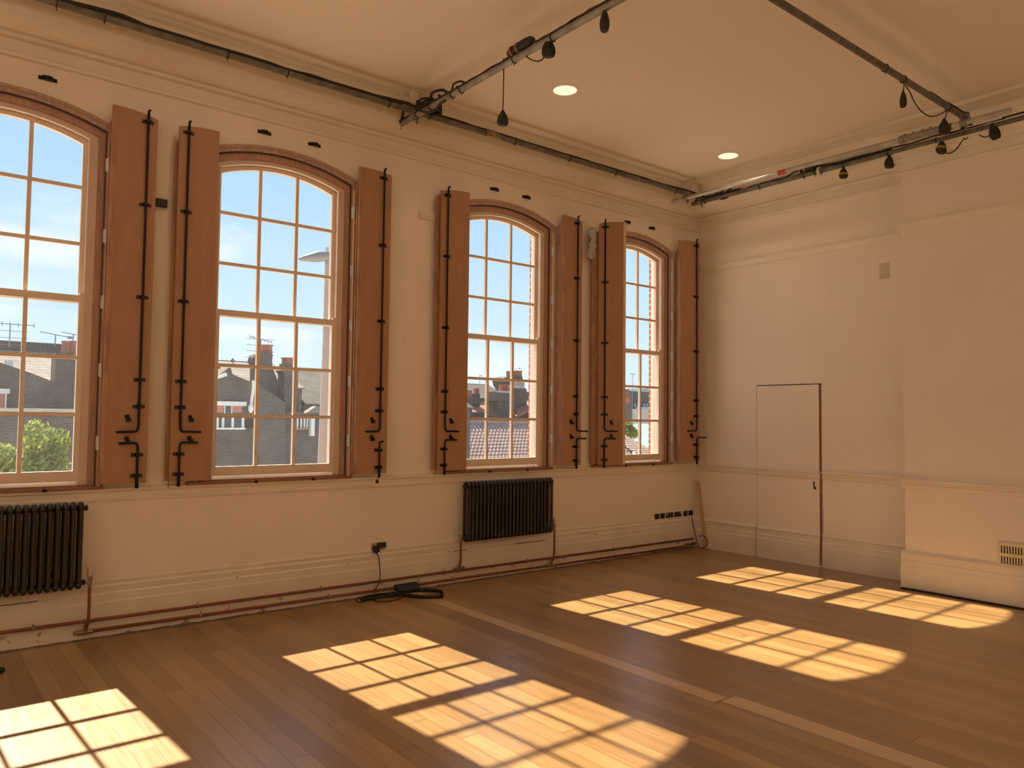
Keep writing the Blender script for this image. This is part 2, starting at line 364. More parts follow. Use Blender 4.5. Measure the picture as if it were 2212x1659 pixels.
pb = [(-.33+y, z) for y, z in pn[:7]]+[(-.385, 4.10), (-.40, 4.2), (-.42, 4.33), (-.33, 4.33)]
struct('trim_3', extrude_y(pb, -2.63, -4.95), TRIM, 'cornice moulding around the chimney breast', 'cornice')
# dado strip (window wall) and dado rail (end wall)
dn = [(0, .935), (-.012, .94), (-.016, .955), (-.006, .965), (-.006, 1.0), (-.020, 1.01), (-.024, 1.028), (0, 1.03)]
struct('trim_4', extrude_x(dn, X0, 0), TRIM, 'cream apron rail below the window sills', 'dado rail')
de = [(0, .935), (-.016, .945), (-.022, .965), (-.012, .975), (-.012, .995), (-.034, 1.005), (-.036, 1.02), (0, 1.024)]
d_ = MB()
for a, b in ((0, DY1), (DY2-.012, -2.70)): d_.prism([(x, a, z) for x, z in de], (0, b-a, 0))
d_.prism([(-.33+x, -2.645, z) for x, z in de], (0, -2.3, 0)); d_.prism([(-.33, -2.68-x, z) for x, z in [(0,.935),(-.022,.95),(-.036,1.015),(0,1.024)]], (.33, 0, 0))
struct('trim_5', d_, TRIM, 'cream dado rail stepping round the chimney breast', 'dado rail')
# picture rail
pr = [(0, 3.395), (-.012, 3.40), (-.022, 3.425), (-.03, 3.445), (-.034, 3.462), (0, 3.466)]
p_ = MB(); p_.prism([(x, 0, z) for x, z in pr], (0, -2.7, 0)); p_.prism([(-.33+x, -2.645, z) for x, z in pr], (0, -2.3, 0))
p_.prism([(-.33, -2.68-x, z) for x, z in [(0,3.395),(-.022,3.425),(-.034,3.462),(0,3.466)]], (.33, 0, 0))
struct('trim_6', p_, TRIM, 'cream picture rail on the end wall', 'picture rail')
p_ = MB()
for a, b in ((-4.10, -3.80), (-2.15, -1.72)): p_.prism([(a, y, z) for y, z in pr], (b-a, 0, 0))
struct('trim_7', p_, TRIM, 'short picture rail stubs between the shutters', 'picture rail')
# baseboards
bn = [(0, 0), (-.040, 0), (-.040, .045), (-.030, .05), (-.030, .235), (-.026, .245), (-.024, .295), (-.016, .305), (-.018, .345), (-.010, .36), (-.012, .385), (0, .392)]
struct('baseboard_north', extrude_x(bn, X0, 0), SKIRTN, 'tall chipped white skirting under the windows', 'baseboard')
be = [(0, 0), (-.034, 0), (-.034, .215), (-.028, .225), (-.028, .262), (-.020, .27), (-.022, .315), (-.030, .33), (-.012, .352), (0, .358)]
b_ = MB(); b_.prism([(x, 0, z) for x, z in be], (0, DY1, 0)); b_.prism([(x, DY2-.012, z) for x, z in be], (0, -2.70-DY2+.012, 0))
b_.prism([(-.33+x, -2.645, z) for x, z in be], (0, -2.3, 0)); b_.prism([(-.33, -2.68-x, z) for x, z in [(0,0),(-.034,0),(-.034,.22),(-.028,.26),(-.022,.32),(0,.358)]], (.33, 0, 0))
struct('baseboard_east', b_, SKIRT, 'tall cream skirting round the chimney breast', 'baseboard')
struct('baseboard_south', MB().box((X0, Y0, 0), (0, Y0+.03, .35)), SKIRT, 'skirting behind the viewer', 'baseboard')
struct('trim_8', MB().box((-.40, -2.66, 0), (-.366, -4.9, .012)), DARK, 'dark gap under the chimney breast skirting', 'floor gap')

# jib door
d = thing('door_1', (0, (DY1+DY2)/2, 0), 'flush cream concealed door standing slightly ajar', 'door', kind='structure')
MB().box((.004, DY1-.003, .004), (.05, DY2+.034, DZ-.010)).build('door_panel', PAINT, d)
MB().box((.006, DY2+.016, .004), (.30, DY2-.0, DZ-.01)).build('door_edge', EDGE, d)['label'] = 'bare brown edge of the ajar door'
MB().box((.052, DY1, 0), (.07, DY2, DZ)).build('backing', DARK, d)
m_ = MB().prism([(x+.003, DY1-.006, z) for x, z in de], (0, DY2-DY1+.024, 0)); m_.build('dado_moulding', TRIM, d)
m_ = MB().prism([(x+.003, DY1-.008, z) for x, z in be], (0, DY2-DY1+.028, 0)); m_.build('skirting_piece', SKIRT, d)
hk = MB().tube(spline([(-.012, -1.575, .905), (-.03, -1.58, .88), (-.03, -1.59, .845)]), .006); hk.ell((-.025, -1.592, .838), .014, .014, .012)
hk.build('door_hook', IRON, d, smooth=True)['label'] = 'small black hook handle'
ch = MB()
for (yy, z0, z1, dd) in ((DY2-.004, .0, .22, .012), (DY2-.006, .30, .62, .005), (DY2-.003, .62, 1.0, .004)): ch.box((-.036 if z0 == 0 else -.002, yy, z0), (.02, yy-dd, z1))
ch.build('broken_reveal', EDGE, d)['label'] = 'chipped brown plaster edge beside the door'

# ------------------------------------------------------------------ windows
RZ_L = [1.155, 1.548, 1.945, 2.334]; RZ_U = [2.375, 2.756, 3.160]
GH = .474
def arch_band(mb, cx, hw0, ap0, R0, hw1, ap1, R1, y0, y1, zb, n=24):
    """band between an inner (0) and an outer (1) arched outline, legs down to zb, from y0 to y1"""
    def line(hw, ap, R):
        pts = [(cx-hw, zb)]+[(cx+hw*(2*i/n-1), arch_z(hw*(2*i/n-1), ap, R)) for i in range(n+1)]+[(cx+hw, zb)]
        return pts
    A, B = line(hw0, ap0, R0), line(hw1, ap1, R1); k = len(A)
    vs = [(x, y0, z) for x, z in A]+[(x, y0, z) for x, z in B]+[(x, y1, z) for x, z in A]+[(x, y1, z) for x, z in B]
    fs = []
    for i in range(k-1):
        fs += [(i, i+1, k+i+1, k+i), (2*k+i, 3*k+i, 3*k+i+1, 2*k+i+1), (i, 2*k+i, 2*k+i+1, i+1), (k+i, k+i+1, 3*k+i+1, 3*k+i)]
    fs += [(0, k, 3*k, 2*k), (k-1, 3*k-1, 4*k-1, 2*k-1)]
    mb.add(vs, fs); return mb
names_w = ['hazy arched window cut off at the left edge', 'arched window with the street lamp seen through it', 'arched window with pantile roof seen through it', 'narrowest looking arched window next to the corner']
WIN = []
for wi, cx in enumerate(WC+[BEHIND]):
    lab = names_w[wi] if wi < 4 else 'arched window behind the viewer'
    win = thing('window_%d' % (wi+1), (cx, 0, 1.03), lab, 'window', kind='structure'); WIN.append(win)
    gm = G1 if wi in (0, 1, 4) else G3
    # architrave: two ribs and a ribbed outer band
    a = MB(); arch_band(a, cx, HWO-.002, APO-.002, R_OPEN, .640, 3.716, 1.68, -.014, .0, 1.03); arch_band(a, cx, .640, 3.716, 1.68, .662, 3.738, 1.72, -.024, .0, 1.03)
    a.build('architrave', ARCHI, win)
    b = MB(); arch_band(b, cx, .602, 3.678, 1.60, HWO, APO, R_OPEN, .004, .05, 1.03); b.build('gap_shade_band', GAP_SHADE, win)  # solid dark band, its colour stands for shade in the gap inside the architrave
    b = MB(); arch_band(b, cx, .560, 3.630, 1.55, .602, 3.678, 1.60, .018, .10, 1.03); b.build('reveal_lining', REVEAL, win)
    b = MB(); arch_band(b, cx, .508, 3.600, 1.42, .562, 3.632, 1.55, .035, .16, 1.03); b.build('box_frame', WOODP, win)
    b = MB(); arch_band(b, cx, .500, 3.592, 1.41, .508, 3.600, 1.42, .028, .05, 1.03); b.build('staff_bead', SASH, win)
    # upper sash
    yu0, yu1 = .088, .125
    s = MB(); arch_band(s, cx, GH, 3.566, 1.235, .508, 3.602, 1.40, yu0, yu1, 2.34)
    s.box((cx-.508, yu0, 2.332), (cx+.508, yu1, 2.378))
    bw = .013
    for q in (-.158, .158):
        s.box((cx+q-bw, yu0+.004, 2.37), (cx+q+bw, yu1-.006, arch_z(q, 3.58, 1.235)))
    for z in RZ_U[1:]: s.box((cx-GH-.01, yu0+.006, z-bw), (cx+GH+.01, yu1-.008, z+bw))
    s.build('upper_sash', SASH, win)
    g = MB(); n = 16; pts = [(cx-GH-.01, .112, 2.36)]+[(cx+(GH+.01)*(2*i/n-1), .112, arch_z((GH+.01)*(2*i/n-1), 3.58, 1.26)) for i in range(n+1)]+[(cx+GH+.01, .112, 2.36)]
    g.prism(list(reversed(pts)), (0, .003, 0)).build('upper_glass', gm, win)
    # lower sash
    yl0, yl1 = .040, .080
    s = MB(); s.box((cx-.505, yl0, 1.083), (cx+.505, yl1, 1.155)); s.box((cx-.505, yl0, 2.334), (cx+.505, yl1, 2.382))
    s.box((cx-.505, yl0, 1.155), (cx-GH, yl1, 2.334)); s.box((cx+GH, yl0, 1.155), (cx+.505, yl1, 2.334))
    for q in (-.158, .158): s.box((cx+q-bw, yl0+.004, 1.15), (cx+q+bw, yl1-.006, 2.34))
    for z in RZ_L[1:3]: s.box((cx-GH-.003, yl0+.006, z-bw), (cx+GH+.003, yl1-.008, z+bw))
    s.build('lower_sash', SASH, win)
    MB().box((cx-GH-.004, .064, 1.15), (cx+GH+.004, .067, 2.34)).build('lower_glass', gm, win)
    # inner sill
    MB().box((cx-.60, -.004, 1.030), (cx+.60, .036, 1.058)).build('inner_sill', SILLW, win)
    q = MB().box((cx-.70, -.034, 1.026), (cx+.655, -.006, 1.050)).build('sill_rail', SILLW, win, bevel=.003)
    q['label'] = 'dark hardwood shutter rail along the sill'
    k = MB()
    for q in (-.18, .30): k.box((cx+q-.014, -.040, 1.024), (cx+q+.014, -.008, 1.042)); k.tube([(cx+q, -.02, 1.026), (cx+q, -.02, 1.055)], .008)
    k.build('sill_catch', IRON, win)
    # outer sill and reveal
    MB().box((cx-.57, .10, 1.02), (cx+.57, .29, 1.083)).build('outer_sill', STONE, win)
    b = MB(); arch_band(b, cx, .535, 3.70, 1.6, .575, 3.86, 1.9, .132, .218, 1.03); b.build('outer_frame', OWHITE, win)
    b = MB(); arch_band(b, cx, .565, 3.80, 1.8, .577, 3.862, 1.9, .219, .275, 1.03); b.build('brick_reveal', BRICKR, win)
    # cord pulley and lift
    b = MB().box((cx+.478, .034, 2.36), (cx+.502, .06, 2.40)); b.box((cx+.47, .084, 3.50), (cx+.50, .09, 3.53)); b.build('sash_horn', SASH, win)

# ------------------------------------------------------------------ shutters
def catmull(a): return spline(a, 5)
def shutter(name_label, pl, pr_, zt_l, zt_r, side, long_dir, short_dir, hinge_x, rear, group='folded shutters beside the windows', zb=1.065, rod_from=.068, leaf2=None, lip=None):
    """pl, pr_: (x,y) of the face's left and right edge; side 'L' or 'R' of its window; directions +1 = picture right"""
    A, B = V((pl[0], pl[1], 0)), V((pr_[0], pr_[1], 0)); u = (B-A).normalized(); wd = (B-A).length
    n = V((u.y, -u.x, 0))       # towards the room
    Z = V((0, 0, 1)); base = V(((A.x+B.x)/2, (A.y+B.y)/2, zb))
    t = thing('window_shutter', base, name_label, 'shutter', group)
    def P(s, d, z): return A+u*s+n*d+Z*z
    # face leaf, curved top
    top = []; K = 8
    for i in range(K+1):
        f = i/K; top.append(P(wd*f, 0, zt_l+(zt_r-zt_l)*f+.010*math.sin(PI*f)))
    poly = [P(0, 0, zb)]+top+[P(wd, 0, zb)]
    MB().prism(poly, n*-.026).build('face_leaf', PLY, t, bevel=.002)
    if lip:   # exposed edge band
        s0, s1 = lip
        MB().prism([P(s0, .001, zb+.002), P(s0, .001, zt_l if s0 < .1 else zt_r), P(s1, .001, (zt_l if s0 < .1 else zt_r)), P(s1, .001, zb+.002)], n*-.028).build('edge_lipping', LIP if side == 'L' else PLYE, t)
    # rear leaf, folded behind
    (ra, rb, zr) = rear
    ra, rb = V((*ra, 0)), V((*rb, 0)); ru = (rb-ra).normalized(); rn = V((ru.y, -ru.x, 0))
    MB().prism([ra+Z*(zb+.004), ra+Z*(zr-.03), rb+Z*(zr+.03), rb+Z*(zb+.004)], rn*-.022).build('rear_leaf', PLYE, t)
    if leaf2:
        ra, rb, zr0, zr1 = leaf2; ra, rb = V((*ra, 0)), V((*rb, 0)); ru = (rb-ra).normalized(); rn = V((ru.y, -ru.x, 0))
        MB().prism([ra+Z*(zb+.002), ra+Z*zr0, rb+Z*zr1, rb+Z*(zb+.002)], rn*-.02).build('hinge_leaf', REVEAL, t)
    # ironmongery
    sx = rod_from if side == 'L' else wd-rod_from
    zt = zt_l+(zt_r-zt_l)*sx/wd
    rod = catmull([P(sx, .020, zt+.028), P(sx, .018, zt-.03), P(sx, .018, zt-.3), P(sx, .018, 1.9), P(sx, .018, 1.62), P(sx, .018, 1.475)])
    rod += catmull([P(sx+.004*long_dir, .018, 1.448), P(sx+.018*long_dir, .019, 1.432), P(sx+.05*long_dir, .024, 1.430), P(sx+.145*long_dir, .036, 1.428)])
    b = MB().tube(rod, .0085); b.tube([P(sx, .018, 1.60), P(sx, .018, 1.66)], .0115, r2=.0085)
    b.tube([P(sx, .018, zt-.02), P(sx, .018, zt+.03)], .0095); b.tube([P(sx, .019, zt+.026), P(sx+.004, .04, zt+.034)], .008)
    b.build('long_bolt', IRON, t, smooth=True)
    if short_dir == 0:
        sb = [P(sx, .018, 1.045), P(sx, .018, 1.20), P(sx, .018, 1.315), P(sx, .02, 1.337), P(sx+.004, .07, 1.345)]
    else:
        sb = [P(sx, .018, 1.03), P(sx, .018, 1.2), P(sx, .018, 1.315)]+catmull([P(sx+.004*short_dir, .018, 1.338), P(sx+.018*short_dir, .019, 1.350), P(sx+.05*short_dir, .022, 1.351), P(sx+.125*short_dir, .03, 1.349)])
    b = MB().tube(sb, .0085); b.tube([P(sx, .018, 1.03), P(sx, .018, 1.13)], .0115); b.build('short_bolt', IRON, t, smooth=True)
    for z in (zt-.045, 3.062, 2.392, 1.799, 1.608, 1.266, 1.118):
        if z < 1.2 and z > zt: continue
        b = MB(); b.obox(A+Z*z, u, n, Z, (sx-.040, .0, -.0125), (sx+.040, .004, .0125))
        b.obox(A+Z*z, u, n, Z, (sx-.0135, .0, -.011), (sx+.0135, .030, .011))
        o = b.build('bolt_bracket', IRON, t)
        for s_ in (-.033, -.024, .024, .033):
            MB().tube([P(sx+s_, .003, z+(.005 if abs(s_) > .03 else -.005)), P(sx+s_, .0055, z+(.005 if abs(s_) > .03 else -.005))], .0028, n=6).build('bracket_screw', SCREW, o)
    sd = sx+(.072 if side == 'L' else -.072)
    for z in (1.525, 1.372):
        b = MB().tube([P(sd, 0, z+.012), P(sd, .006, z+.012)], .0155, n=12)
        b.obox(A+Z*z, u, n, Z, (sd-.006, 0, -.024), (sd+.020, .028, .004)); b.tube([P(sd, .006, z+.014), P(sd, .009, z+.014)], .005, n=6)
        b.build('bolt_staple', IRON, t)
    # hinges where the leaf meets the window
    hx = hinge_x
    if side == 'R': MB().box((hx+.010, -.034, zb-.02), (hx+.020, -.014, 3.52)).build('hinge_stile', LIP, t)
    for z in (3.32, 2.81, 2.34, 1.86, 1.35):
        b = MB().box((hx-.012, -.036, z-.046), (hx+.006, -.028, z+.046)); b.tube([(hx+.007, -.036, z-.052), (hx+.007, -.036, z+.052)], .007)
        if side == 'R': b.build('hinge', HINGE, t)
    return t
sh = []
sh.append(shutter('tall orange-brown shutter right of the leftmost window', (-6.662, -.10), (-6.394, -.10), 3.742, 3.706, 'R', -1, -1, -6.702, ((-6.70, -.068), (-6.42, -.068), 3.66), lip=(-.03, 0)))
sh.append(shutter('tall orange-brown shutter left of the street lamp window', (-6.242, -.10), (-5.952, -.10), 3.700, 3.728, 'L', 1, 1, -6.03, ((-6.26, -.060), (-5.98, -.060), 3.62), rod_from=.062))
sh.append(shutter('tall shutter right of the street lamp window, short bolt without side handle', (-4.730, -.10), (-4.446, -.10), 3.718, 3.700, 'R', -1, 0, -4.785, ((-4.765, -.068), (-4.47, -.068), 3.62), rod_from=.082, lip=(-.026, 0)))
sh.append(shutter('wide shutter left of the pantile roof window, above the right radiator', (-3.912, -.10), (-3.590, -.10), 3.675, 3.716, 'L', 1, 1, -3.72, ((-3.94, -.060), (-3.62, -.060), 3.66), rod_from=.062))
sh.append(shutter('shutter right of the pantile roof window, its bolt handles pointing right', (-2.348, -.105), (-2.100, -.105), 3.716, 3.690, 'R', 1, 1, -2.462, ((-2.345, -.070), (-2.13, -.070), 3.64), rod_from=.080, lip=(-.02, 0), leaf2=((-2.395, -.022), (-2.352, -.098), 3.60, 3.625)))
sh.append(shutter('shutter swung half open left of the corner window, pale edge showing', (-1.842, -.10), (-1.648, -.285), 3.715, 3.728, 'L', 1, 1, -1.80, ((-1.90, -.056), (-1.70, -.085), 3.64), rod_from=.07, lip=(.2681, .296)))
sh.append(shutter('shutter squeezed between the corner window and the end wall', (-.468, -.135), (-.215, -.215), 3.735, 3.730, 'R', -1, 1, -.522, ((-.44, -.10), (-.18, -.17), 3.62), rod_from=.055, lip=(-.018, 0), leaf2=((-.448, -.022), (-.462, -.11), 3.60, 3.62)))

# chains and loose padlocks on the shutters
def chain(x, y, z0, n, label, lock=False):
    t = thing('keeper_chain', (x, y, z0), label, 'chain', 'small chains hanging under the shutters'); b = MB()
    for i in range(n):
        zc = z0-.006-i*.011; a = (.0045, .001) if i % 2 else (.001, .0045)
        ring = [V((x+a[0]*math.cos(q), y+a[1]*math.cos(q), zc+.007*math.sin(q))) for q in [k*PI/4 for k in range(9)]]
        b.tube(ring, .0012, n=4, cap=False)
    b.build('links', IRON, t)
    if lock:
        zc = z0-.012-n*.011; c = MB().box((x-.012, y-.006, zc-.03), (x+.012, y+.006, zc-.006)); c.tube([V((x+.008*math.cos(q), y, zc-.006+.012*math.sin(q))) for q in [k*PI/6 for k in range(7)]], .0025, n=6)
        c.build('padlock', IRON, t)
chain(-6.445, -.10, 1.062, 3, 'short keeper chain under the leftmost shutter')
chain(-6.238, -.075, 1.060, 4, 'keeper chain under the shutter left of the street lamp window')
chain(-4.542, -.112, 1.035, 1, 'tiny chain with a black padlock under the third shutter', True)
chain(-3.935, -.075, 1.060, 3, 'keeper chain under the wide shutter above the right radiator')
t = thing('floor_bolt', (-2.06, -.012, 1.06), 'little black plunger hanging on the wall between the two right windows', 'plunger')
MB().box((-2.072, -.018, 1.105), (-2.048, 0, 1.135)).build('plunger_head', IRON, t); MB().tube([(-2.06, -.01, 1.105), (-2.058, -.01, 1.035)], .004).build('plunger_rod', BRASS, t)

# bolt catches over the windows
catches = [(103, 170, 'left of all, over the cut-off window'), (571, 286, 'left one of the pair over the street lamp window'), (679, 312, 'right one of the pair over the street lamp window'), (1068, 413, 'left one of the pair over the pantile roof window'), (1137, 429, 'right one of the pair over the pantile roof window'), (1355, 484, 'left one of the pair over the corner window'), (1408, 494, 'right one of the pair over the corner window')]
for u_, v_, la in catches:
    p = at(u_, v_, 'y', 0); x, z = p.x, 3.842
    b = MB(); K = 10; hw = .056
    pts = [(x-hw, 0, z-.012), (x-hw, 0, z+.012), (x-.034, 0, z+.012)]
    b.box((x-hw, -.004, z-.013), (x+hw, 0, z+.013))
    arc = [(x+.036*math.cos(PI-PI*i/K), -.004-.032*math.sin(PI*i/K), z+.013) for i in range(K+1)]
    b.prism(arc, (0, 0, -.026))
    tag(b.build('bolt_catch', IRON, loc=(x, 0, z)), 'black bolt catch, '+la, 'catch', 'bolt catches above the windows')
b = MB().box((-6.372, -.028, 3.090), (-6.293, 0, 3.150)); b.box((-6.345, -.034, 3.10), (-6.32, -.028, 3.14))
tag(b.build('wall_box', BLKP, loc=(-6.33, 0, 3.12), bevel=.003), 'small square black box between the two left shutters', 'switch box')

# torn plastic wrap by the half open shutter
b = MB(); p0 = at(1284, 497, 'y', -.09); random.seed(3)
g = []
for i in range(8):
    for j in range(4): g.append(p0+V((-.06+.035*j+random.uniform(-.008, .008)-.010*abs(i-3), random.uniform(-.02, .02), .02-.052*i*(1-.08*abs(j-1.5)))))
b.add(g, [(i*4+j, i*4+j+1, (i+1)*4+j+1, (i+1)*4+j) for i in range(7) for j in range(3)])
o = tag(b.build('plastic_wrap', POLY, smooth=True, loc=tuple(p0)), 'crumpled clear plastic wrap hanging behind the half open shutter', 'plastic wrap'); s_ = o.modifiers.new('s', 'SOLIDIFY'); s_.thickness = .001

# ------------------------------------------------------------------ radiators and pipes
def radiator(x0, x1, zb, zt, label, n=24, left_valve=True):
    t = thing('column_radiator', ((x0+x1)/2, -.115, zb), label, 'radiator', 'dark column radiators under the windows')
    pitch = (x1-x0)/n
    for i in range(n):
        x = x0+pitch*(i+.5); b = MB(); r = .0150
        for y in (-.080, -.150):
            b.tube([(x, y, zb+.03), (x, y, zt-.035)], r, n=8, cap=False)
        for z, s in ((zt, 1), (zb, -1)):
            arc = [V((x, -.115+.035*math.cos(q), z-s*.035+s*.028*math.sin(q))) for q in [PI*k/8 for k in range(9)]]
            b.tube(arc, r*1.25, n=8)
            b.ell((x, -.115, z-s*.030), pitch*.5, .030, .026)
        b.build('column', RADM, t, smooth=True)
    for z in (zt-.033, zb+.033):
        b = MB().tube([(x0-.012, -.115, z), (x1+.012, -.115, z)], .017, n=10); b.ell((x1+.014, -.115, z), .010, .021, .021); b.ell((x0-.014, -.115, z), .010, .021, .021)
        b.build('header', RADM, t, smooth=True)
    # wall stays
    b = MB()
    for xx in (x0+.16, x1-.16): b.box((xx-.01, -.10, zt-.09), (xx+.01, 0, zt-.07)); b.box((xx-.01, -.10, zb+.07), (xx+.01, 0, zb+.09))
    b.build('wall_stay', RADM, t)
    return t
def valve(par, x, z, trv):
    b = MB().tube([(x-.03, -.115, z), (x+.0, -.115, z)], .009) if trv else MB().tube([(x+.03, -.115, z), (x, -.115, z)], .009)
    b.tube([(x, -.115, z-.03), (x, -.115, z+.03)], .013); b.tube([(x, -.115, z+.016), (x, -.115, z+.034)], .017, n=6); b.build('valve_body', BRASS, par, smooth=False)
    if trv:
        b = MB().tube([(x, -.115, z+.034), (x, -.115, z+.05), (x, -.115, z+.10), (x, -.115, z+.108)], [.014, .021, .019, .014], n=12); b.build('thermostatic_head', VALVE, par, smooth=True)
    else:
        b = MB().tube([(x, -.115, z+.03), (x, -.115, z+.062)], .011, n=8); b.build('valve_cap', VALVE, par)
r1 = radiator(-7.865, -6.785, .377, .945, 'dark column radiator cut off at the left edge'); valve(r1, -6.735, .405, True)
r2 = radiator(-3.612, -2.530, .400, .945, 'dark column radiator under the pantile roof window'); valve(r2, -2.478, .430, True); valve(r2, -3.652, .432, False)
t = thing('heating_pipe', (-5, -.062, .15), 'upper rusty red heating pipe running above the other', 'pipe', 'copper heating pipes on the skirting')
b = MB().tube([(X0+.1, -.062, .150), (-.15, -.062, .112)], .0115, n=10); b.build('pipe_run', COPPER, t, smooth=True)
b = MB().tube(spline([(-3.652, -.115, .40), (-3.652, -.115, .24), (-3.640, -.09, .185), (-3.636, -.064, .155)]), .0105); b.build('riser', COPPER, t, smooth=True)
b = MB().tube([(-3.685, -.062, .141), (-3.575, -.062, .141)], .016, n=10); b.tube([(-3.636, -.064, .13), (-3.640, -.09, .195)], .015); b.build('tee_fitting', BRASS, t)
def clip(par, x, z):
    b = MB().tube([(x-.007, -.062, z), (x+.007, -.062, z)], .0155, n=10); b.box((x-.006, -.062, z-.004), (x+.006, -.03, z+.004)); b.tube([(x, -.062, z+.012), (x, -.064, z+.03)], .004, n=6); b.build('pipe_clip', BRASS, par)
for x in (-7.05, -6.0, -5.02, -3.80, -2.80, -1.55): clip(t, x, .150-.038*(x+12.1)/11.95)
t = thing('heating_pipe', (-4, -.062, .06), 'lower rusty red heating pipe nearest the floor', 'pipe', 'copper heating pipes on the skirting')
b = MB().tube([(-6.80, -.062, .062), (-.32, -.062, .034)], .0115, n=10); b.build('pipe_run', COPPER, t, smooth=True)
b = MB().tube(spline([(-6.735, -.115, .375), (-6.735, -.115, .16), (-6.742, -.085, .10), (-6.745, -.064, .066)]), .0105); b.build('riser', COPPER, t, smooth=True)
b = MB().tube(spline([(-2.478, -.115, .40), (-2.478, -.112, .16), (-2.485, -.085, .09), (-2.488, -.064, .05)]), .0105); b.build('riser', COPPER, t, smooth=True)
b = MB().tube([(-6.80, -.062, .062), (-6.70, -.062, .0615)], .016, n=10); b.ell((-6.805, -.062, .062), .01, .015, .015); b.tube([(-6.745, -.064, .05), (-6.742, -.085, .115)], .015); b.build('tee_fitting', BRASS, t)
b = MB().tube([(-2.54, -.062, .044), (-2.43, -.062, .043)], .016, n=10); b.tube([(-2.488, -.064, .035), (-2.485, -.085, .10)], .015); b.build('tee_fitting', BRASS, t)
for x in (-5.98, -4.95, -4.20, -3.70, -2.73, -1.52): clip(t, x, .062-.028*(x+6.8)/6.48)
b = MB().tube([(-.35, -.062, .034), (-.30, -.062, .034)], .017, n=8); b.box((-.27, -.08, .015), (-.20, -.03, .06)); b.tube([(-.16, -.06, .05), (-.10, -.06, .05)], .02, n=10)
o = b.build('pipe_end_fitting', BRASS, t)

# ------------------------------------------------------------------ sockets and cables
t = thing('double_socket', (-4.455, 0, .405), 'brass double socket with a black plug in its left outlet', 'socket')
MB().box((-4.527, -.008, .362), (-4.383, 0, .452)).build('face_plate', STEEL, t, bevel=.002)
MB().box((-4.475, -.013, .405), (-4.385, -.008, .448)).build('switch_insert', BLKP, t)
b = MB()
for x in (-4.43, -4.41): b.box((x-.006, -.011, .382), (x+.003, -.008, .390))
b.box((-4.425, -.011, .394), (-4.418, -.008, .402)); b.build('outlet_slots', BLKP, t)
b = MB(); b.box((-4.518, -.045, .372), (-4.462, -.008, .428)); b.tube([(-4.488, -.03, .378), (-4.484, -.032, .352)], .008, r2=.006)
tag(b.build('mains_plug', BLKP, bevel=.006, loc=(-4.49, -.008, .40)), 'black mains plug in the brass double socket', 'plug')
cab = spline([(-4.484, -.032, .352), at(818, 1203, 'y', -.045), at(821, 1232, 'y', -.07), at(820, 1254, 'y', -.085), at(811, 1272, 'y', -.09)]+[at(u_, v_, 'z', .008) for u_, v_ in ((800, 1283), (783, 1288), (769, 1296), (781, 1300), (800, 1294), (830, 1288), (870, 1286), (850, 1297), (818, 1299), (803, 1293), (830, 1284), (862, 1280))], 8)
tag(MB().tube(cab, .0045, n=6).build('mains_cable', CABLE, smooth=True, loc=(-4.45, -.2, 0)), 'thin black mains cable drooping from the socket and looping on the floor', 'cable')
def coil(c, rx, ry, n, z, jig, seed, rad=.006, rot=0):
    random.seed(seed); pts = []
    for i in range(n*10):
        q = i*2*PI/10; k = 1-.05*random.random(); x, y = rx*k*math.cos(q), ry*k*math.sin(q)
        pts.append(V((c[0]+x*math.cos(rot)-y*math.sin(rot), c[1]+x*math.sin(rot)+y*math.cos(rot), z+.004*(i//10)+jig*random.random())))
    return MB().tube(spline(pts, 3), rad, n=6)
p = at(832, 1287, 'z', .02)
tag(coil((p.x, p.y), .24, .040, 5, .010, .010, 5, .005).build('cable_coil', CABLE, smooth=True, loc=(p.x, p.y, 0)), 'squashed coil of black cable on the floor by the skirting', 'cable coil')
# extension block leaning on the skirting
a, b2 = at(858, 1270, 'y', -.10), at(900, 1262, 'y', -.10)
tl = at(860, 1262, 'y', -.08)
q = MB(); q.obox(V((-4.215, -.10, .045)), V((1, 0, 0)), V((0, .85, .5)).normalized(), V((0, -.5, .85)).normalized(), (-.115, -.045, -.016), (.115, .045, .016))
o = tag(q.build('extension_block', BLKP, bevel=.004, loc=(-4.215, -.10, .045)), 'black extension block propped against the lower heating pipe', 'extension block')
# webbing strap
sp_ = [at(u_, v_, 'z', .03) for u_, v_ in ((852, 1279), (880, 1274), (910, 1271), (940, 1272), (955, 1276), (957, 1283), (940, 1286), (910, 1286), (888, 1284), (870, 1281))]
pts = spline(sp_, 6); K = len(pts); b = MB()
vs = [V((p.x, p.y, z)) for p in pts for z in (.001, .034)]
b.add(vs, [(2*i, 2*i+2, 2*i+3, 2*i+1) for i in range(K-1)])
o = tag(b.build('webbing_strap', RUB, smooth=True, loc=(-4.1, -.3, 0)), 'looped black webbing strap standing on edge on the floor', 'strap'); s_ = o.modifiers.new('s', 'SOLIDIFY'); s_.thickness = .003

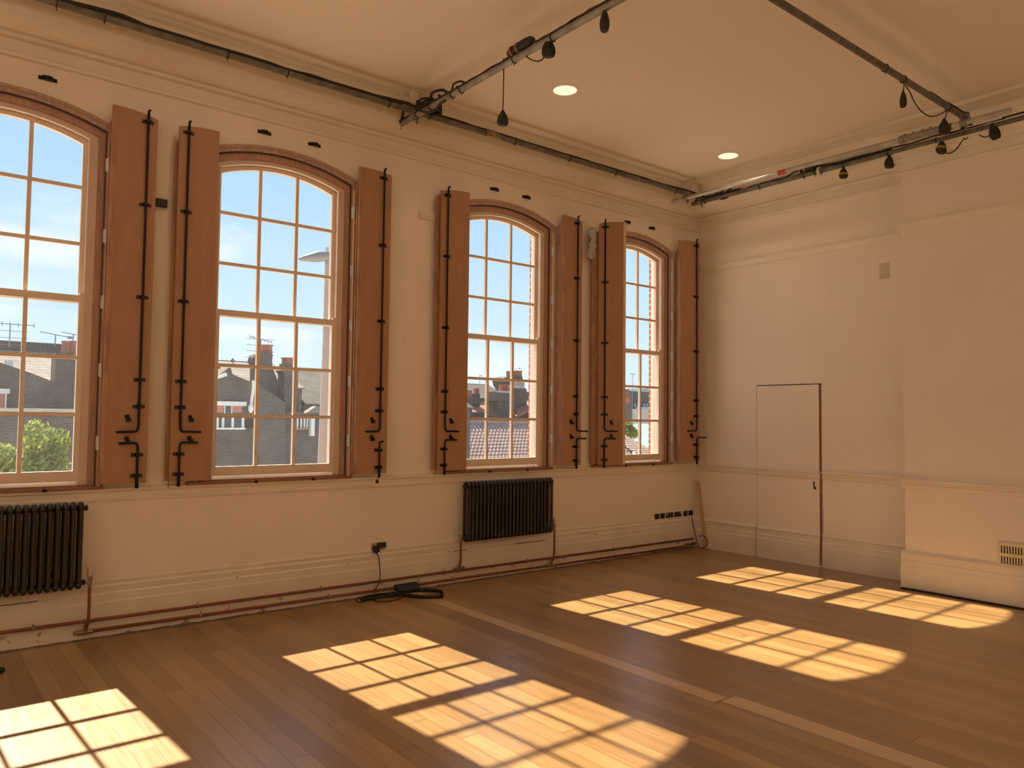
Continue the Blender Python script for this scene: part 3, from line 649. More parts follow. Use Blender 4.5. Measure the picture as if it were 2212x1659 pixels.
plates = [(-.755, .070, .0, 'leftmost narrow black plate'), (-.662, .064, .0, 'second narrow black plate from the left'), (-.556, .104, 1, 'black double plate with pale block upper left'), (-.421, .096, 2, 'black double plate with pale block upper right'), (-.300, .052, 0, 'narrow black plate right of the double plates'), (-.222, .052, 0, 'rightmost narrow black plate above the thin cable')]
plate_px = [(1414.5, 1424), (1426.5, 1435.8), (1438.5, 1454.5), (1457, 1472), (1476, 1485), (1487.5, 1496.5)]
for i, (x, w_, kd, la) in enumerate(plates):
    ua, ub = plate_px[i]; pa, pb_ = at(ua, 1112, 'y', -.006), at(ub, 1112, 'y', -.006)
    t = thing('wall_plate', ((pa.x+pb_.x)/2, 0, .41), la+' in the row near the corner', 'outlet plate', 'row of black outlet plates near the corner')
    x0, x1 = pa.x, pb_.x; z0, z1 = .358, .448
    MB().box((x0-.004, -.004, z0-.004), (x1+.004, 0, z1+.004)).build('surround', WPL, t)
    MB().box((x0, -.009, z0), (x1, -.004, z1)).build('face_plate', BLKP, t)
    if kd:
        b = MB(); xx = x0+.005 if kd == 1 else x1-.030
        b.box((xx, -.012, z1-.030), (xx+.026, -.009, z1-.004)); b.box(((x0+x1)/2-.022, -.012, z0+.004), ((x0+x1)/2+.022, -.009, z0+.012)); b.build('pale_module', STEEL, t)
    else:
        MB().box(((x0+x1)/2-.008, -.012, .39), ((x0+x1)/2+.008, -.009, .42)).build('rocker', IRON, t)
# corner cable
pts = [at(1494, 1117, 'y', -.02), at(1499, 1140, 'y', -.05), at(1504, 1162, 'y', -.10), at(1509, 1180, 'y', -.17), at(1516, 1184, 'y', -.21), at(1524, 1180, 'y', -.25), at(1527.5, 1172, 'y', -.26), at(1524, 1161, 'y', -.23), at(1516, 1157, 'y', -.18), at(1509, 1159, 'y', -.13)]
tag(MB().tube(spline(pts, 7), .005, n=6).build('corner_cable', CABLE, smooth=True, loc=tuple(pts[0])), 'thin black cable looping in the corner below the outlet plates', 'cable')
# batten leaning in the corner
a, b2 = at(1508, 1040, 'y', -.05), V((-.075, -.20, 0))
dr = (a-b2).normalized(); sd = dr.cross(V((0, 1, 0))).normalized(); th = sd.cross(dr)
tag(MB().obox(b2+V((0, 0, .004)), sd, th, dr, (-.022, -.006, 0), (.022, .006, (a-b2).length)).build('timber_batten', LATH, loc=tuple(b2)), 'thin pale timber batten leaning in the room corner', 'batten')
# grille on the chimney breast
t = thing('air_grille', (-.33, -3.6, .43), 'cream slotted air grille low on the chimney breast', 'grille')
MB().box((-.338, -3.455, .325), (-.33, -3.80, .545)).build('grille_frame', GRILLE, t)
MB().box((-.346, -3.470, .332), (-.338, -3.785, .538)).build('grille_plate', GRILLE, t, bevel=.002)
b = MB()
for k in range(13):
    y = -3.492-.0215*k
    for z0 in (.352, .442): b.tube([(-.3465, y, z0+.004), (-.3465, y, z0+.066)], .0042, n=6)
b.build('slots', DARK, t)
tag(MB().box((-.003, -2.305, 3.02), (0, -2.405, 3.185)).build('blanking_plate', mat('beige_plate', (.66, .56, .42), .6), loc=(0, -2.35, 3.1)), 'small beige rectangle high on the end wall', 'blanking plate')
b = MB(); c = V((-4.185, -.001, 2.262))
b.tube([c+V((.055*math.cos(q), 0, .055*math.sin(q))) for q in [2*PI*k/24 for k in range(25)]], .0022, n=6)
tag(b.build('ring_mark', TRIM, loc=tuple(c)), 'faint painted-over ring on the wall between the middle windows', 'ring mark')
# small dark knob at the left edge of the floor
p = at(2, 1447, 'z', .02)
tag(MB().ell((p.x, p.y, .018), .022, .022, .018).build('floor_stop', RUB, smooth=True, loc=(p.x, p.y, 0)), 'dark round floor stop at the left edge of the floor', 'door stop')

# ------------------------------------------------------------------ ceiling lights
LAMP = emit_mat('lamp_diffuser', (1.0, .74, .46), .80)
SPOTS = [(-3.40, -1.225, 'round recessed ceiling light nearer the viewer'), (-.95, -1.15, 'round recessed ceiling light near the corner'), (-5.87, -1.17, 'round recessed ceiling light at the top edge of the picture')]
HID_FILL = [(-8.3, -1.2)]  # extra ceiling light out of view, added to lift the room's brightness
for i, q in enumerate(SPOTS+[(a, b, 'unseen round ceiling light added as fill') for a, b in HID_FILL]):
    x, y, la = q
    t = thing('downlight', (x, y, H), la, 'ceiling light', 'round recessed ceiling lights')
    b = MB(); n = 40; R0, R1 = .103, .125
    vs = []; fs = []
    for k in range(n):
        c_, s_ = math.cos(2*PI*k/n), math.sin(2*PI*k/n)
        vs += [(x+R1*c_, y+R1*s_, H-.001), (x+(R1-.008)*c_, y+(R1-.008)*s_, H-.007), (x+R0*c_, y+R0*s_, H-.007), (x+R0*c_, y+R0*s_, H-.001)]
    for k in range(n):
        j = (k+1) % n
        for m_ in range(3): fs.append((4*k+m_, 4*k+m_+1, 4*j+m_+1, 4*j+m_))
    b.add(vs, fs); b.build('bezel', CEIL, t, smooth=True)
    b = MB(); b.tube([(x, y, H-.0005), (x, y, H-.005)], R0, n=40); b.build('diffuser', LAMP, t)
    lt = bpy.data.lights.new('downlight_lamp', 'SPOT'); lt.energy = LAMPW if 'LAMPW' in globals() else 7; lt.color = (1, .74, .50); lt.spot_size = math.radians(165); lt.spot_blend = 1; lt.shadow_soft_size = 0.02
    lo = bpy.data.objects.new('downlight_lamp', lt); COL.objects.link(lo); lo.location = (x, y, H-.012)

# unseen globe lamps, added behind the viewer to brighten the room
FILL_GLOBE = emit_mat('fill_globe_glow', (1.0, .77, .53), 2.0)
for i, (x, y) in enumerate(((-10.2, -6.9), (-7.4, -7.9), (-4.38, -7.9), (-10.4, -3.6))):
    t = thing('added_fill_globe', (x, y, H), 'unseen white globe added behind the viewer as fill light', 'fill lamp', 'added fill globes at the rear of the room')
    MB().tube([(x, y, H), (x, y, 3.62)], .006, n=6).build('flex', CABLE, t); MB().tube([(x, y, H), (x, y, H-.03)], .05, n=16).build('ceiling_rose', WPL, t)
    MB().ell((x, y, 3.45), .17, .17, .17, n=20, m=12).build('globe', FILL_GLOBE, t, smooth=True)
    lt = bpy.data.lights.new('fill_bulb', 'POINT'); lt.energy = 135; lt.color = (1, .77, .53); lt.shadow_soft_size = .18
    lo = bpy.data.objects.new('fill_bulb', lt); COL.objects.link(lo); lo.location = (x, y, 3.45)

# ------------------------------------------------------------------ scaffold tubes
TR = .0242
def tube_thing(p0, p1, label, m, ties=(), extra=None, cat='scaffold tube'):
    p0, p1 = V(p0), V(p1); t = thing('scaffold_tube', tuple((p0+p1)/2), label, cat, 'scaffold tubes under the ceiling')
    d = (p1-p0).normalized(); b = MB().tube([p0, p1], TR, n=16); b.build('tube', m, t, smooth=False)
    for f in ties:
        c = p0+(p1-p0)*f; b = MB().tube([c-d*.004, c+d*.004], TR+.006, n=14); b.tube([c+V((0, 0, -TR-.002)), c+V((0, 0, -TR-.022))], .003, n=5); b.build('cable_tie', CABLE, t)
    return t
def clamp(par, c, d1, d2, off):
    """coupler: ring around tube along d1 at c, ring around tube along d2 at c+off"""
    c, d1, d2, off = V(c), V(d1), V(d2), V(off); b = MB()
    b.tube([c-d1*.026, c+d1*.026], TR+.007, n=14); b.tube([c+off-d2*.026, c+off+d2*.026], TR+.007, n=14)
    b.tube([c, c+off], .02, n=8)
    s = d1.cross(off).normalized()
    for q, dd in ((c, d1), (c+off, d2)):
        s = dd.cross(V((0, 0, 1))).normalized()
        b.tube([q+s*.036+V((0, 0, .02)), q+s*.036+V((0, 0, -.055))], .007, n=6); b.tube([q+s*.036+V((0, 0, -.03)), q+s*.036+V((0, 0, -.042))], .013, n=6)
        b.tube([q+s*.030+V((0, 0, .0)), q+s*.045+V((0, 0, .0))], .015, n=6)
    b.build('scaffold_clamp', GALV, par)
ZA, ZB = 4.225, 4.172
YT1, XT2, YT3, XT4, XT5 = -.348, -4.385, -3.36, -.650, -.385
def fr(p0, p1, u_, ax):   # fraction along a tube for a picture column
    best = 0; bd = 1e9
    for k in range(401):
        q = V(p0)+(V(p1)-V(p0))*k/400; d = q-CAM; w_ = d.dot(FW)
        if w_ < .2: continue
        uu = 1106+FPX*d.dot(RT)/w_
        if abs(uu-u_) < bd: bd = abs(uu-u_); best = k/400
    return best
A1, B1 = (-10.5, YT1, ZA), (-.25, YT1, ZA)
t1 = tube_thing(A1, B1, 'long scaffold tube running along the window wall', GALV2, [fr(A1, B1, u_, 'x') for u_ in (118, 223, 493, 623, 840, 926, 1110, 1231, 1332, 1459)])
b = MB().box((XT2-.03, YT1-.03, ZA+.01), (XT2+.03, YT1+.03, H)); b.box((XT2-.075, YT1-.05, H-.006), (XT2+.075, YT1+.05, H)); b.build('ceiling_bracket', TRIM, t1)
b = MB().box((-.50, YT1-.03, ZA+.01), (-.46, YT1+.03, H)); b.box((-.56, YT1-.05, H-.02), (-.36, YT1+.05, H)); b.build('ceiling_bracket', TRIM, t1)
c = fr(A1, B1, 1062, 'x'); q = V(A1)+(V(B1)-V(A1))*c
b = MB().tube([q-V((.07, 0, 0)), q+V((.07, 0, 0))], TR+.008, n=12); b.box((q.x-.05, q.y-.045, q.z-.01), (q.x-.03, q.y, q.z+.015)); b.box((q.x+.03, q.y-.045, q.z-.01), (q.x+.05, q.y, q.z+.015)); b.build('sleeve_coupler', mat('brass_coupler', (.42, .33, .14), .5, .6, var=.5, scale=30), t1)
A2, B2 = (XT2, -.055, ZB), (XT2, -4.6, ZB)
t2 = tube_thing(A2, B2, 'scaffold tube crossing the ceiling, carrying the hanging connector on its long cord', GALV, [fr(A2, B2, u_, 'y') for u_ in (866, 902, 932, 978, 997, 1110, 1195)])
clamp(t2, (XT2, YT1, ZB), (0, 1, 0), (1, 0, 0), (0, 0, ZA-ZB))
A3, B3 = (-9.0, YT3, ZA), (-.50, YT3, ZA)
t3 = tube_thing(A3, B3, 'scaffold tube crossing at upper right with peeling paint', GALV2, [fr(A3, B3, u_, 'x') for u_ in (1912, 1950, 2048)])
clamp(t3, (XT2, YT3, ZB), (0, 1, 0), (1, 0, 0), (0, 0, ZA-ZB))
A4, B4 = (XT4, -.045, ZB), (XT4, -3.72, ZB)
t4 = tube_thing(A4, B4, 'bright aluminium tube with a red tape band by the end wall', ALU, [])
q0 = fr(A4, B4, 1690, 'y'); yq = A4[1]+(B4[1]-A4[1])*q0
MB().tube([(XT4, yq+.045, ZB), (XT4, yq-.045, ZB)], TR+.0012, n=16).build('tape_band', REDT, t4)['label'] = 'red tape band'
yq = A4[1]+(B4[1]-A4[1])*fr(A4, B4, 1985, 'y')
b = MB().tube([(XT4, yq+.16, ZB), (XT4, yq-.16, ZB)], TR+.009, n=14); b.tube([(XT4, yq+.17, ZB), (XT4, yq+.13, ZB)], TR+.014, n=14)
for k in (-.10, -.03, .05, .12): b.tube([(XT4+.0, yq+k, ZB+.03), (XT4, yq+k, ZB+.045)], .01, n=6)
b.build('sleeve_coupler', GALV, t4)
MB().tube([(XT4, yq-.28, ZB), (XT4, yq-.27, ZB)], TR+.004, n=14).build('cable_tie', CABLE, t4)
clamp(t4, (XT4, YT1, ZB), (0, 1, 0), (1, 0, 0), (0, 0, ZA-ZB)); clamp(t4, (XT4, YT3, ZB), (0, 1, 0), (1, 0, 0), (0, 0, ZA-ZB))
A5, B5 = (XT5, -.235, ZB), (XT5, -5.2, ZB)
t5 = tube_thing(A5, B5, 'scaffold tube nearest the end wall, hung with a row of connectors', GALV2, [fr(A5, B5, u_, 'y') for u_ in (1524, 1641, 1736, 1760, 1822, 1918, 2024)])
clamp(t5, (XT5, YT1, ZB), (0, 1, 0), (1, 0, 0), (0, 0, ZA-ZB))
yq = -.235-(5.2-.235)*fr(A5, B5, 1770, 'y')
MB().tube([(XT5, yq+.012, ZB), (XT5, yq-.012, ZB)], TR+.022, n=14).build('tape_band', WHT, t5)['label'] = 'white tape band'

# cables laid along the tubes
def cable(pts, label, r=.008, name='power_cable', m=CABLE, n=6, group='black cables strapped to the scaffold tubes'):
    pts = [V(p) for p in pts]
    return tag(MB().tube(spline(pts, 6), r, n=n).build(name, m, smooth=True, loc=tuple(pts[len(pts)//2])), label, 'cable', group)
def along(p0, p1, u0, u1, k, dy=0, dz=0, dx=0, wob=.006, seed=1):
    random.seed(seed); a, b = fr(p0, p1, u0, 0), fr(p0, p1, u1, 0); out = []
    for i in range(k):
        f = a+(b-a)*i/(k-1); q = V(p0)+(V(p1)-V(p0))*f
        out.append(q+V((dx+random.uniform(-wob, wob), dy+random.uniform(-wob, wob), dz+random.uniform(-wob, wob))))
    return out
a1 = along(A1, B1, 4, 800, 16, dy=.012, dz=.034, seed=2)
a1[0] = V((-10.0, YT1+.01, ZA+.03))
for k in (3, 4): a1[k] += V((0, -.012, .012))
end2 = [V((XT2-.16, YT1+.01, ZA+.050)), V((XT2-.06, YT1-.02, ZA+.040)), V((XT2, YT1-.10, ZB+.035))]
cable(a1+end2, 'thick black cable on the window wall tube, left of the crossing', .015)
a1 = [p+V((0, -.016, -.016)) for p in along(A1, B1, 30, 820, 14, dy=.012, dz=.046, seed=4)]; a1[0] = V((-9.9, YT1, ZA+.045))
cable(a1+[V((XT2-.12, YT1, ZA+.02)), V((XT2-.04, YT1+.12, ZB+.03)), V((XT2+.01, -.10, ZB+.03))], 'second black cable twisted on the window wall tube', .012)
a1 = along(A1, B1, 935, 1452, 22, dy=.006, dz=.034, wob=.003, seed=5)
cable([V((XT2, YT1-.05, ZB+.04)), V((XT2+.08, YT1, ZA+.035))]+a1+[V((-.72, YT1, ZA+.04)), V((-.5, YT1-.02, ZA+.03)), V((XT5-.03, YT1-.1, ZB+.035))], 'black cable on the window wall tube, right of the crossing', .011)
# cross tube
c2 = along(A2, B2, 905, 1085, 10, dz=.036, wob=.004, seed=6)
cable([V((XT2-.02, -.10, ZB+.02)), V((XT2+.01, -.22, ZB+.04))]+c2+[at(1106, 118, 'x', XT2)], 'black cable climbing the crossing tube', .009)
c2 = along(A2, B2, 1160, 1345, 12, dz=.036, wob=.004, seed=7)
cable([at(1150, 88, 'x', XT2)]+c2+[V((XT2, -4.5, ZB+.035))], 'black cable beyond the orange banded connector', .010)
c2 = along(A2, B2, 1160, 1345, 12, dz=.048, dx=.012, wob=.005, seed=8)
cable([at(1152, 86, 'x', XT2+.01)]+c2+[V((XT2, -4.5, ZB+.045))], 'second cable beyond the orange banded connector', .008)
def P2(u_, v_, dx=0): return at(u_, v_, 'x', XT2+dx)
cable([P2(866, 264, -.03), P2(857, 256, -.03), P2(853, 242, -.03), P2(860, 234, -.03), P2(868, 243, -.02), P2(864, 256, -.02), P2(855, 263, -.03)], 'cable loop hanging off the end of the crossing tube', .008)
cable([P2(905, 238, -.04), P2(922, 243, -.04), P2(940, 238, -.04), P2(950, 225, -.04), P2(962, 217, -.03)], 'cable loop sagging under the crossing tube', .010)
cable([P2(930, 214), P2(933, 202), P2(944, 196), P2(958, 195), P2(966, 202), P2(956, 210), P2(948, 206)], 'cable hump above the crossing tube', .012)
cable([P2(976, 194), P2(980, 182), P2(992, 176), P2(1002, 178), P2(996, 186), P2(986, 188)], 'small cable loop on the crossing tube', .009)
random.seed(9); pts = []
for i in range(34):
    q = i*.9; pts.append(V((XT2+.10+.11*math.cos(q)+random.uniform(-.012, .012), YT1-.10+.07*math.sin(q), ZA+.035+.045*math.sin(i*1.7))))
tag(MB().tube(spline(pts, 4), .010, n=6).build('cable_bundle', CABLE, smooth=True, loc=(XT2+.1, YT1-.1, ZA+.03)), 'thick knot of black cable where the tubes cross', 'cable bundle')
# end-wall tube
def P5(u_, v_, dx=0): return at(u_, v_, 'x', XT5+dx)
c5 = along(A5, B5, 1800, 2205, 16, dz=.031, wob=.004, seed=11)
cable([P5(1768, 360)]+c5+[V((XT5, -5.1, ZB+.04))], 'black cable bundle along the end wall tube', .009)
c5 = along(A5, B5, 1800, 2205, 16, dz=.036, dx=-.014, wob=.006, seed=12)
cable([P5(1768, 358)]+c5+[V((XT5, -5.1, ZB+.045))], 'second cable along the end wall tube', .008)
c5 = along(A5, B5, 1645, 1700, 5, dz=.030, wob=.003, seed=13)
cable([P5(1640, 400)]+c5+[P5(1718, 370), P5(1730, 368)], 'cable feeding the yellow banded connector', .008)
cable([P5(1500, 436, -.03), P5(1515, 427), P5(1530, 424), P5(1552, 418), P5(1562, 412), P5(1558, 405), P5(1548, 412), P5(1552, 425), P5(1560, 430), P5(1574, 424), P5(1580, 412), P5(1575, 408), P5(1570, 418), P5(1590, 419), P5(1620, 404), P5(1640, 399)], 'tangled cable loops on the end wall tube near the corner', .009)
cable([P5(1505, 430), P5(1520, 432), P5(1538, 424), P5(1556, 420), P5(1575, 414), P5(1600, 408)], 'cable lying on the end wall tube near the corner', .012)

# trailing connectors
def connector(c, sc, label, cord=None, band=None, wide=1., tilt=0., group='black trailing connectors hanging from the tubes', m=RUB):
    """c: centre of the body (world); teardrop body, narrow at the top"""
    t = thing('trailing_connector', tuple(c), label, 'connector', group)
    hgt = .118*sc; prof = [(-.5, .70), (-.47, .80), (-.30, 1.0), (-.08, .98), (.15, .74), (.34, .42), (.46, .26), (.5, .22)]
    R = Matrix.Rotation(tilt, 3, FW)
    b = MB(); n = 10; vs = []; fs = []
    ux = V((RT.x, RT.y, 0)).normalized(); uy = V((-ux.y, ux.x, 0))
    def ring(zf, rf, grow=1.):
        return [V(c)+R @ (V((0, 0, zf*hgt))+ux*math.cos(2*PI*k/n+PI/n)*rf*.045*sc*wide*grow+uy*math.sin(2*PI*k/n+PI/n)*rf*.030*sc*grow) for k in range(n)]
    for zf, rf in prof: vs += ring(zf, rf)
    K = len(prof)
    for i in range(K-1):
        for j in range(n): fs.append((i*n+j, i*n+(j+1) % n, (i+1)*n+(j+1) % n, (i+1)*n+j))
    fs += [tuple(range(n)), tuple((K-1)*n+j for j in range(n))]
    b.add(vs, fs).build('body', m, t)
    if band:
        vs = ring(-.20, 1.0, 1.06)+ring(-.05, .965, 1.06); b = MB().add(vs, [(j, (j+1) % n, n+(j+1) % n, n+j) for j in range(n)]+[tuple(range(n)), tuple(range(n, 2*n))]); b.build('colour_band', band, t)['label'] = 'coloured band'
    if cord:
        top = V(c)+R @ V((0, 0, hgt*.48)); b = MB().tube(spline([top]+[V(q) for q in cord], 6), .0042, n=6); b.build('cord', CABLE, t, smooth=True)
    return t
connector(P2(1086, 255), .98, 'connector dangling lowest, on a long cord from the crossing tube', [P2(1087, 215), P2(1088, 170), P2(1088, 126)])
connector(P2(1185, 103), 1.12, 'connector hanging beside the orange banded coupling', [P2(1190, 86), P2(1189, 74), P2(1192, 70)])
cable([P2(1130, 112), P2(1137, 122), P2(1150, 130), P2(1163, 132), P2(1172, 128), P2(1177, 119)], 'short cord loop under the orange banded coupling', .005)
connector(P2(1306, 42), 1.30, 'slim connector at the top edge, on the crossing tube', [P2(1304, 20), P2(1303, 4)], wide=.55)
def P3(u_, v_, dy=0): return at(u_, v_, 'y', YT3+dy)
connector(P3(1951, 213), 1.12, 'slim connector hanging from the upper right tube', [P3(1951, 198), P3(1952, 190), P3(1954, 183)], wide=.50)
cable([P3(1957, 186), P3(1966, 200), P3(1975, 220), P3(1990, 240), P3(2008, 251), P3(2025, 249), P3(2045, 239)], 'cable sagging between two connectors on the upper right tube', .005)
connector(P3(2040, 273), 1.12, 'connector hanging at the end of the upper right tube', [P3(2042, 256), P3(2045, 240)])
cable(along(A3, B3, 2010, 2080, 6, dz=.03, seed=14)+[P3(2092, 245)], 'black cable lying on the end of the upper right tube', .011)
connector(P5(1822, 373), 1.0, 'yellow banded connector left of the others on the end wall tube', [P5(1820, 358), P5(1815, 352)], band=YEL)
connector(P5(1921, 349), 1.08, 'plain connector in the middle of the end wall tube', [P5(1919, 334), P5(1914, 328)])
connector(P5(2035, 316), 1.12, 'yellow banded connector with a cord loop at its base', [P5(2032, 302), P5(2028, 296)], band=YEL, tilt=.2)
cable([P5(2040, 329), P5(2052, 331), P5(2066, 322), P5(2078, 305), P5(2085, 298), P5(2092, 285), P5(2090, 272)], 'cord loop below the end wall tube', .005)
cable([P5(2074, 268), P5(2075, 285), P5(2080, 297), P5(2088, 300), P5(2093, 288), P5(2086, 270)], 'cord knot below the tube crossing on the right', .006)
connector(P5(2149, 283), 1.25, 'rightmost connector, tucked under the end wall tube', [P5(2156, 268), P5(2160, 262)], tilt=-.35)
cable([P5(2112, 288), P5(2120, 294), P5(2130, 296), P5(2140, 291)], 'short cord running to the rightmost connector', .005)
random.seed(21); pts = [P5(2085+random.uniform(-12, 22), 268+random.uniform(-10, 12), random.uniform(-.05, .02)) for k in range(14)]
tag(MB().tube(spline(pts, 5), .009, n=6).build('cable_bundle', CABLE, smooth=True, loc=tuple(P5(2090, 270))), 'knot of black cable at the right-hand tube crossing', 'cable bundle')
def inline(p0, p1, band, label):
    p0, p1 = V(p0), V(p1); t = thing('inline_coupling', tuple((p0+p1)/2), label, 'coupling'); d = p1-p0
    R_ = [.014, .030, .033, .033, .036, .036, .037, .030, .014]; F_ = [0, .12, .22, .40, .45, .62, .80, .92, 1]
    MB().tube([p0+d*f for f in F_], R_, n=12).build('body', RUB, t, smooth=False)
    for f in (.20, .43): MB().tube([p0+d*(f-.03), p0+d*(f+.03)], .038, n=14).build('colour_band', band, t)['label'] = 'coloured ring'
inline(P2(1097, 117), P2(1153, 84), ORG, 'fat black coupling with orange rings on the crossing tube')
inline(P5(1720, 368.5), P5(1766, 359), YEL, 'fat black coupling with yellow rings on the end wall tube')

# ------------------------------------------------------------------ outside
def ext(u_, v_, Y): return at(u_, v_, 'y', Y)
def wallq(px, Y, depth, m, name, par, zb=None):
    """closed upright slab: outline of picture points on the plane y=Y, pushed back by depth"""
    pts = [ext(u_, v_, Y) for u_, v_ in px]
    return MB().prism(pts, (0, depth, 0)).build(name, m, par)
def slab(px_front, px_back, Y0_, Y1_, m, name, par, th=.12):
    a = [ext(u_, v_, Y0_) for u_, v_ in px_front]; b = [ext(u_, v_, Y1_) for u_, v_ in px_back]
    return MB().prism([a[0], a[1], b[1], b[0]], (0, 0, -th)).build(name, m, par)
def rbox(u0, u1, v0, v1, Y, depth, m, name, par, ground=False):
    a, b = ext(u0, v1, Y), ext(u1, v0, Y); zt = b.z; a.z = ZG if ground else a.z; x0, x1 = ext((u0), (v0+v1)/2, Y).x, ext((u1), (v0+v1)/2, Y).x
    return MB().box((x0, Y, a.z), (x1, Y+depth, zt)).build(name, m, par)
def pots(us, v0, v1, Y, m, par, r=.14):
    for u_ in us:
        a, b = ext(u_, v1, Y), ext(u_, v0, Y)
        MB().tube([(a.x, Y, a.z-.02), (a.x, Y, a.z+(b.z-a.z)*.85), (a.x, Y, a.z+(b.z-a.z)*.86), (a.x, Y, b.z)], [r, r*.85, r*1.05, r*1.05], n=10).build('chimney_pot', m, par)
ZG = -6.5
tag(MB().box((-60, 1.0, ZG-.5), (160, 160, ZG)).build('ground', GROUND), 'yards and street below the windows', 'ground', kind='structure')
def terrace(x0, x1, Y, depth, ze, zr, label, roofm, wallm=BRICK, name='terraced_house', grp='terraced houses outside'):
    t = thing(name, ((x0+x1)/2, Y, ZG), label, 'house', grp)
    MB().prism([(x0, Y, ZG), (x0, Y, ze), (x0, Y+depth/2, zr), (x0, Y+depth, ze), (x0, Y+depth, ZG)], (x1-x0, 0, 0)).build('wall', wallm, t)
    for s in (0, 1):
        ya, yb = (Y-.3, Y+depth/2) if s == 0 else (Y+depth+.3, Y+depth/2)
        MB().prism([(x0-.05, ya, ze+.02), (x1+.05, ya, ze+.02), (x1+.05, yb, zr+.14), (x0-.05, yb, zr+.14)], (0, 0, .08)).build('roof_slope', roofm, t)
    MB().box((x0-.05, Y+depth/2-.12, zr+.10), (x1+.05, Y+depth/2+.12, zr+.22)).build('ridge_tiles', roofm, t)
    return t
# row seen through the two left windows
YR = 36.
def zx(u_, v_, Y): p = ext(u_, v_, Y); return p.x, p.z
xa = ext(-60, 800, YR).x; xb = ext(168, 800, YR).x
ze = ext(80, 840, YR-3).z; zr = ext(80, 771, YR+1.5).z
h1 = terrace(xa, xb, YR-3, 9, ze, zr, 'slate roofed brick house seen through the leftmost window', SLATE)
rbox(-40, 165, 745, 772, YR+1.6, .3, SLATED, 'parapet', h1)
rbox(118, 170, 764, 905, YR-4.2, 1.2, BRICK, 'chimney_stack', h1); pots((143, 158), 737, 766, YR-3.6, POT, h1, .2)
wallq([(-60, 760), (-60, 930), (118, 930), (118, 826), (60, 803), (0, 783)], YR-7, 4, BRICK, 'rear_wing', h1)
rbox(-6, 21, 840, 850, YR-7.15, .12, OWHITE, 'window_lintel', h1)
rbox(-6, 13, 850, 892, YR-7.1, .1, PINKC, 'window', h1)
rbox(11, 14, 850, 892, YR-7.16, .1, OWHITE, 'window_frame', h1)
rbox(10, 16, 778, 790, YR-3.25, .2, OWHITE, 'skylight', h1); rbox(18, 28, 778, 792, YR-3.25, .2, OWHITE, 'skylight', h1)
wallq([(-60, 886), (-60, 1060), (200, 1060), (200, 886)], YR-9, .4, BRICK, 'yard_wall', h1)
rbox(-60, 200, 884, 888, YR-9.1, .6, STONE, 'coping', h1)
# centre row through the street lamp window
xa2, xb2 = ext(455, 800, YR).x, ext(720, 800, YR).x
zr2, ze2 = ext(640, 806, YR+1.5).z, ext(640, 876, YR-3).z
h2 = terrace(xa2, ext(606, 800, YR).x, YR-3, 9, ext(520, 838, YR-3).z, ext(520, 789, YR+1.5).z, 'pale slate house with a gabled wing seen behind the street lamp window', SLATE)
wallq([(455, 822), (470, 812), (486, 801), (494, 794), (499, 795), (502, 808), (515, 814), (535, 822), (547, 826), (547, 905), (455, 905)], YR-7, 4, BRICK, 'gable_wing', h2)
wallq([(466, 815), (488, 805), (491, 808), (491, 812), (467, 820)], YR-7.15, .1, OWHITE, 'bargeboard', h2)
rbox(465, 533, 868, 876, YR-7.2, .15, OWHITE, 'window_lintel', h2); rbox(466, 530, 876, 926, YR-7.1, .1, OGLASS, 'window', h2)
for a, b in ((466, 484), (501, 523)): rbox(a, b, 877, 891, YR-7.14, .03, PINKC, 'curtain', h2)
for a in (470, 482, 503, 525): rbox(a-2.5, a+2.5, 900, 925, YR-7.2, .1, OWHITE, 'window_frame', h2)
for a in (486, 501): rbox(a-.8, a+.8, 876, 893, YR-7.2, .1, OWHITE, 'window_frame', h2)
rbox(466, 530, 924, 928, YR-7.3, .25, OWHITE, 'window_sill', h2)
o = MB().tube(spline([ext(u_, v_, YR-7.3) for u_, v_ in ((547, 822), (547, 840), (544, 862), (543, 880))]), .07).build('soil_pipe', OWHITE, h2, smooth=True)
MB().ell(ext(542, 882, YR-7.4), .12, .12, .22).build('hopper', OWHITE, h2)
wallq([(455, 926), (455, 1060), (556, 1060), (556, 926)], YR-7.0, 3, BRICK, 'lower_wall', h2)
rbox(462, 476, 787, 800, YR-2, .6, BRICK, 'chimney_stack', h2)
for a in (503, 539): 
    MB().tube([ext(a-3, 779, YR+1), ext(a, 775, YR+1), ext(a+3, 779, YR+1), ext(a, 782, YR+1), ext(a-3, 779, YR+1)], .05).build('ridge_finial', IRON, h2)
# chimney house
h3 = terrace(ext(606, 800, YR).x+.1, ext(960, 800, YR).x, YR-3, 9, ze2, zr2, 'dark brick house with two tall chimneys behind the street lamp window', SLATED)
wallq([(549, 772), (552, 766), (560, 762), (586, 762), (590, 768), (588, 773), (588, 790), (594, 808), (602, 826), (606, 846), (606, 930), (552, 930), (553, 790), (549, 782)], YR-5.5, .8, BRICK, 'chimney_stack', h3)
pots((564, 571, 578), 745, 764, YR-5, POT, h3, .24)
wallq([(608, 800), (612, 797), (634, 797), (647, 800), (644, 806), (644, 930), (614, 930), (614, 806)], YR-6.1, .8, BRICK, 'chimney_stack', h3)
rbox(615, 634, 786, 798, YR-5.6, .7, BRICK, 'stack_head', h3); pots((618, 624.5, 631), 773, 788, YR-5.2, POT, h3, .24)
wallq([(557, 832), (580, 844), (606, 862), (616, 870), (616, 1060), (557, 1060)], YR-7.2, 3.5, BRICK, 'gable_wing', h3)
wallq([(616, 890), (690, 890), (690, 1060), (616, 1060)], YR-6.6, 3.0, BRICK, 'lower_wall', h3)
rbox(640, 690, 902, 926, YR-6.7, .1, OGLASS, 'window', h3)
for a in (643, 651, 658, 664): rbox(a-1.5, a+1.5, 903, 925, YR-6.8, .1, OWHITE, 'window_frame', h3)
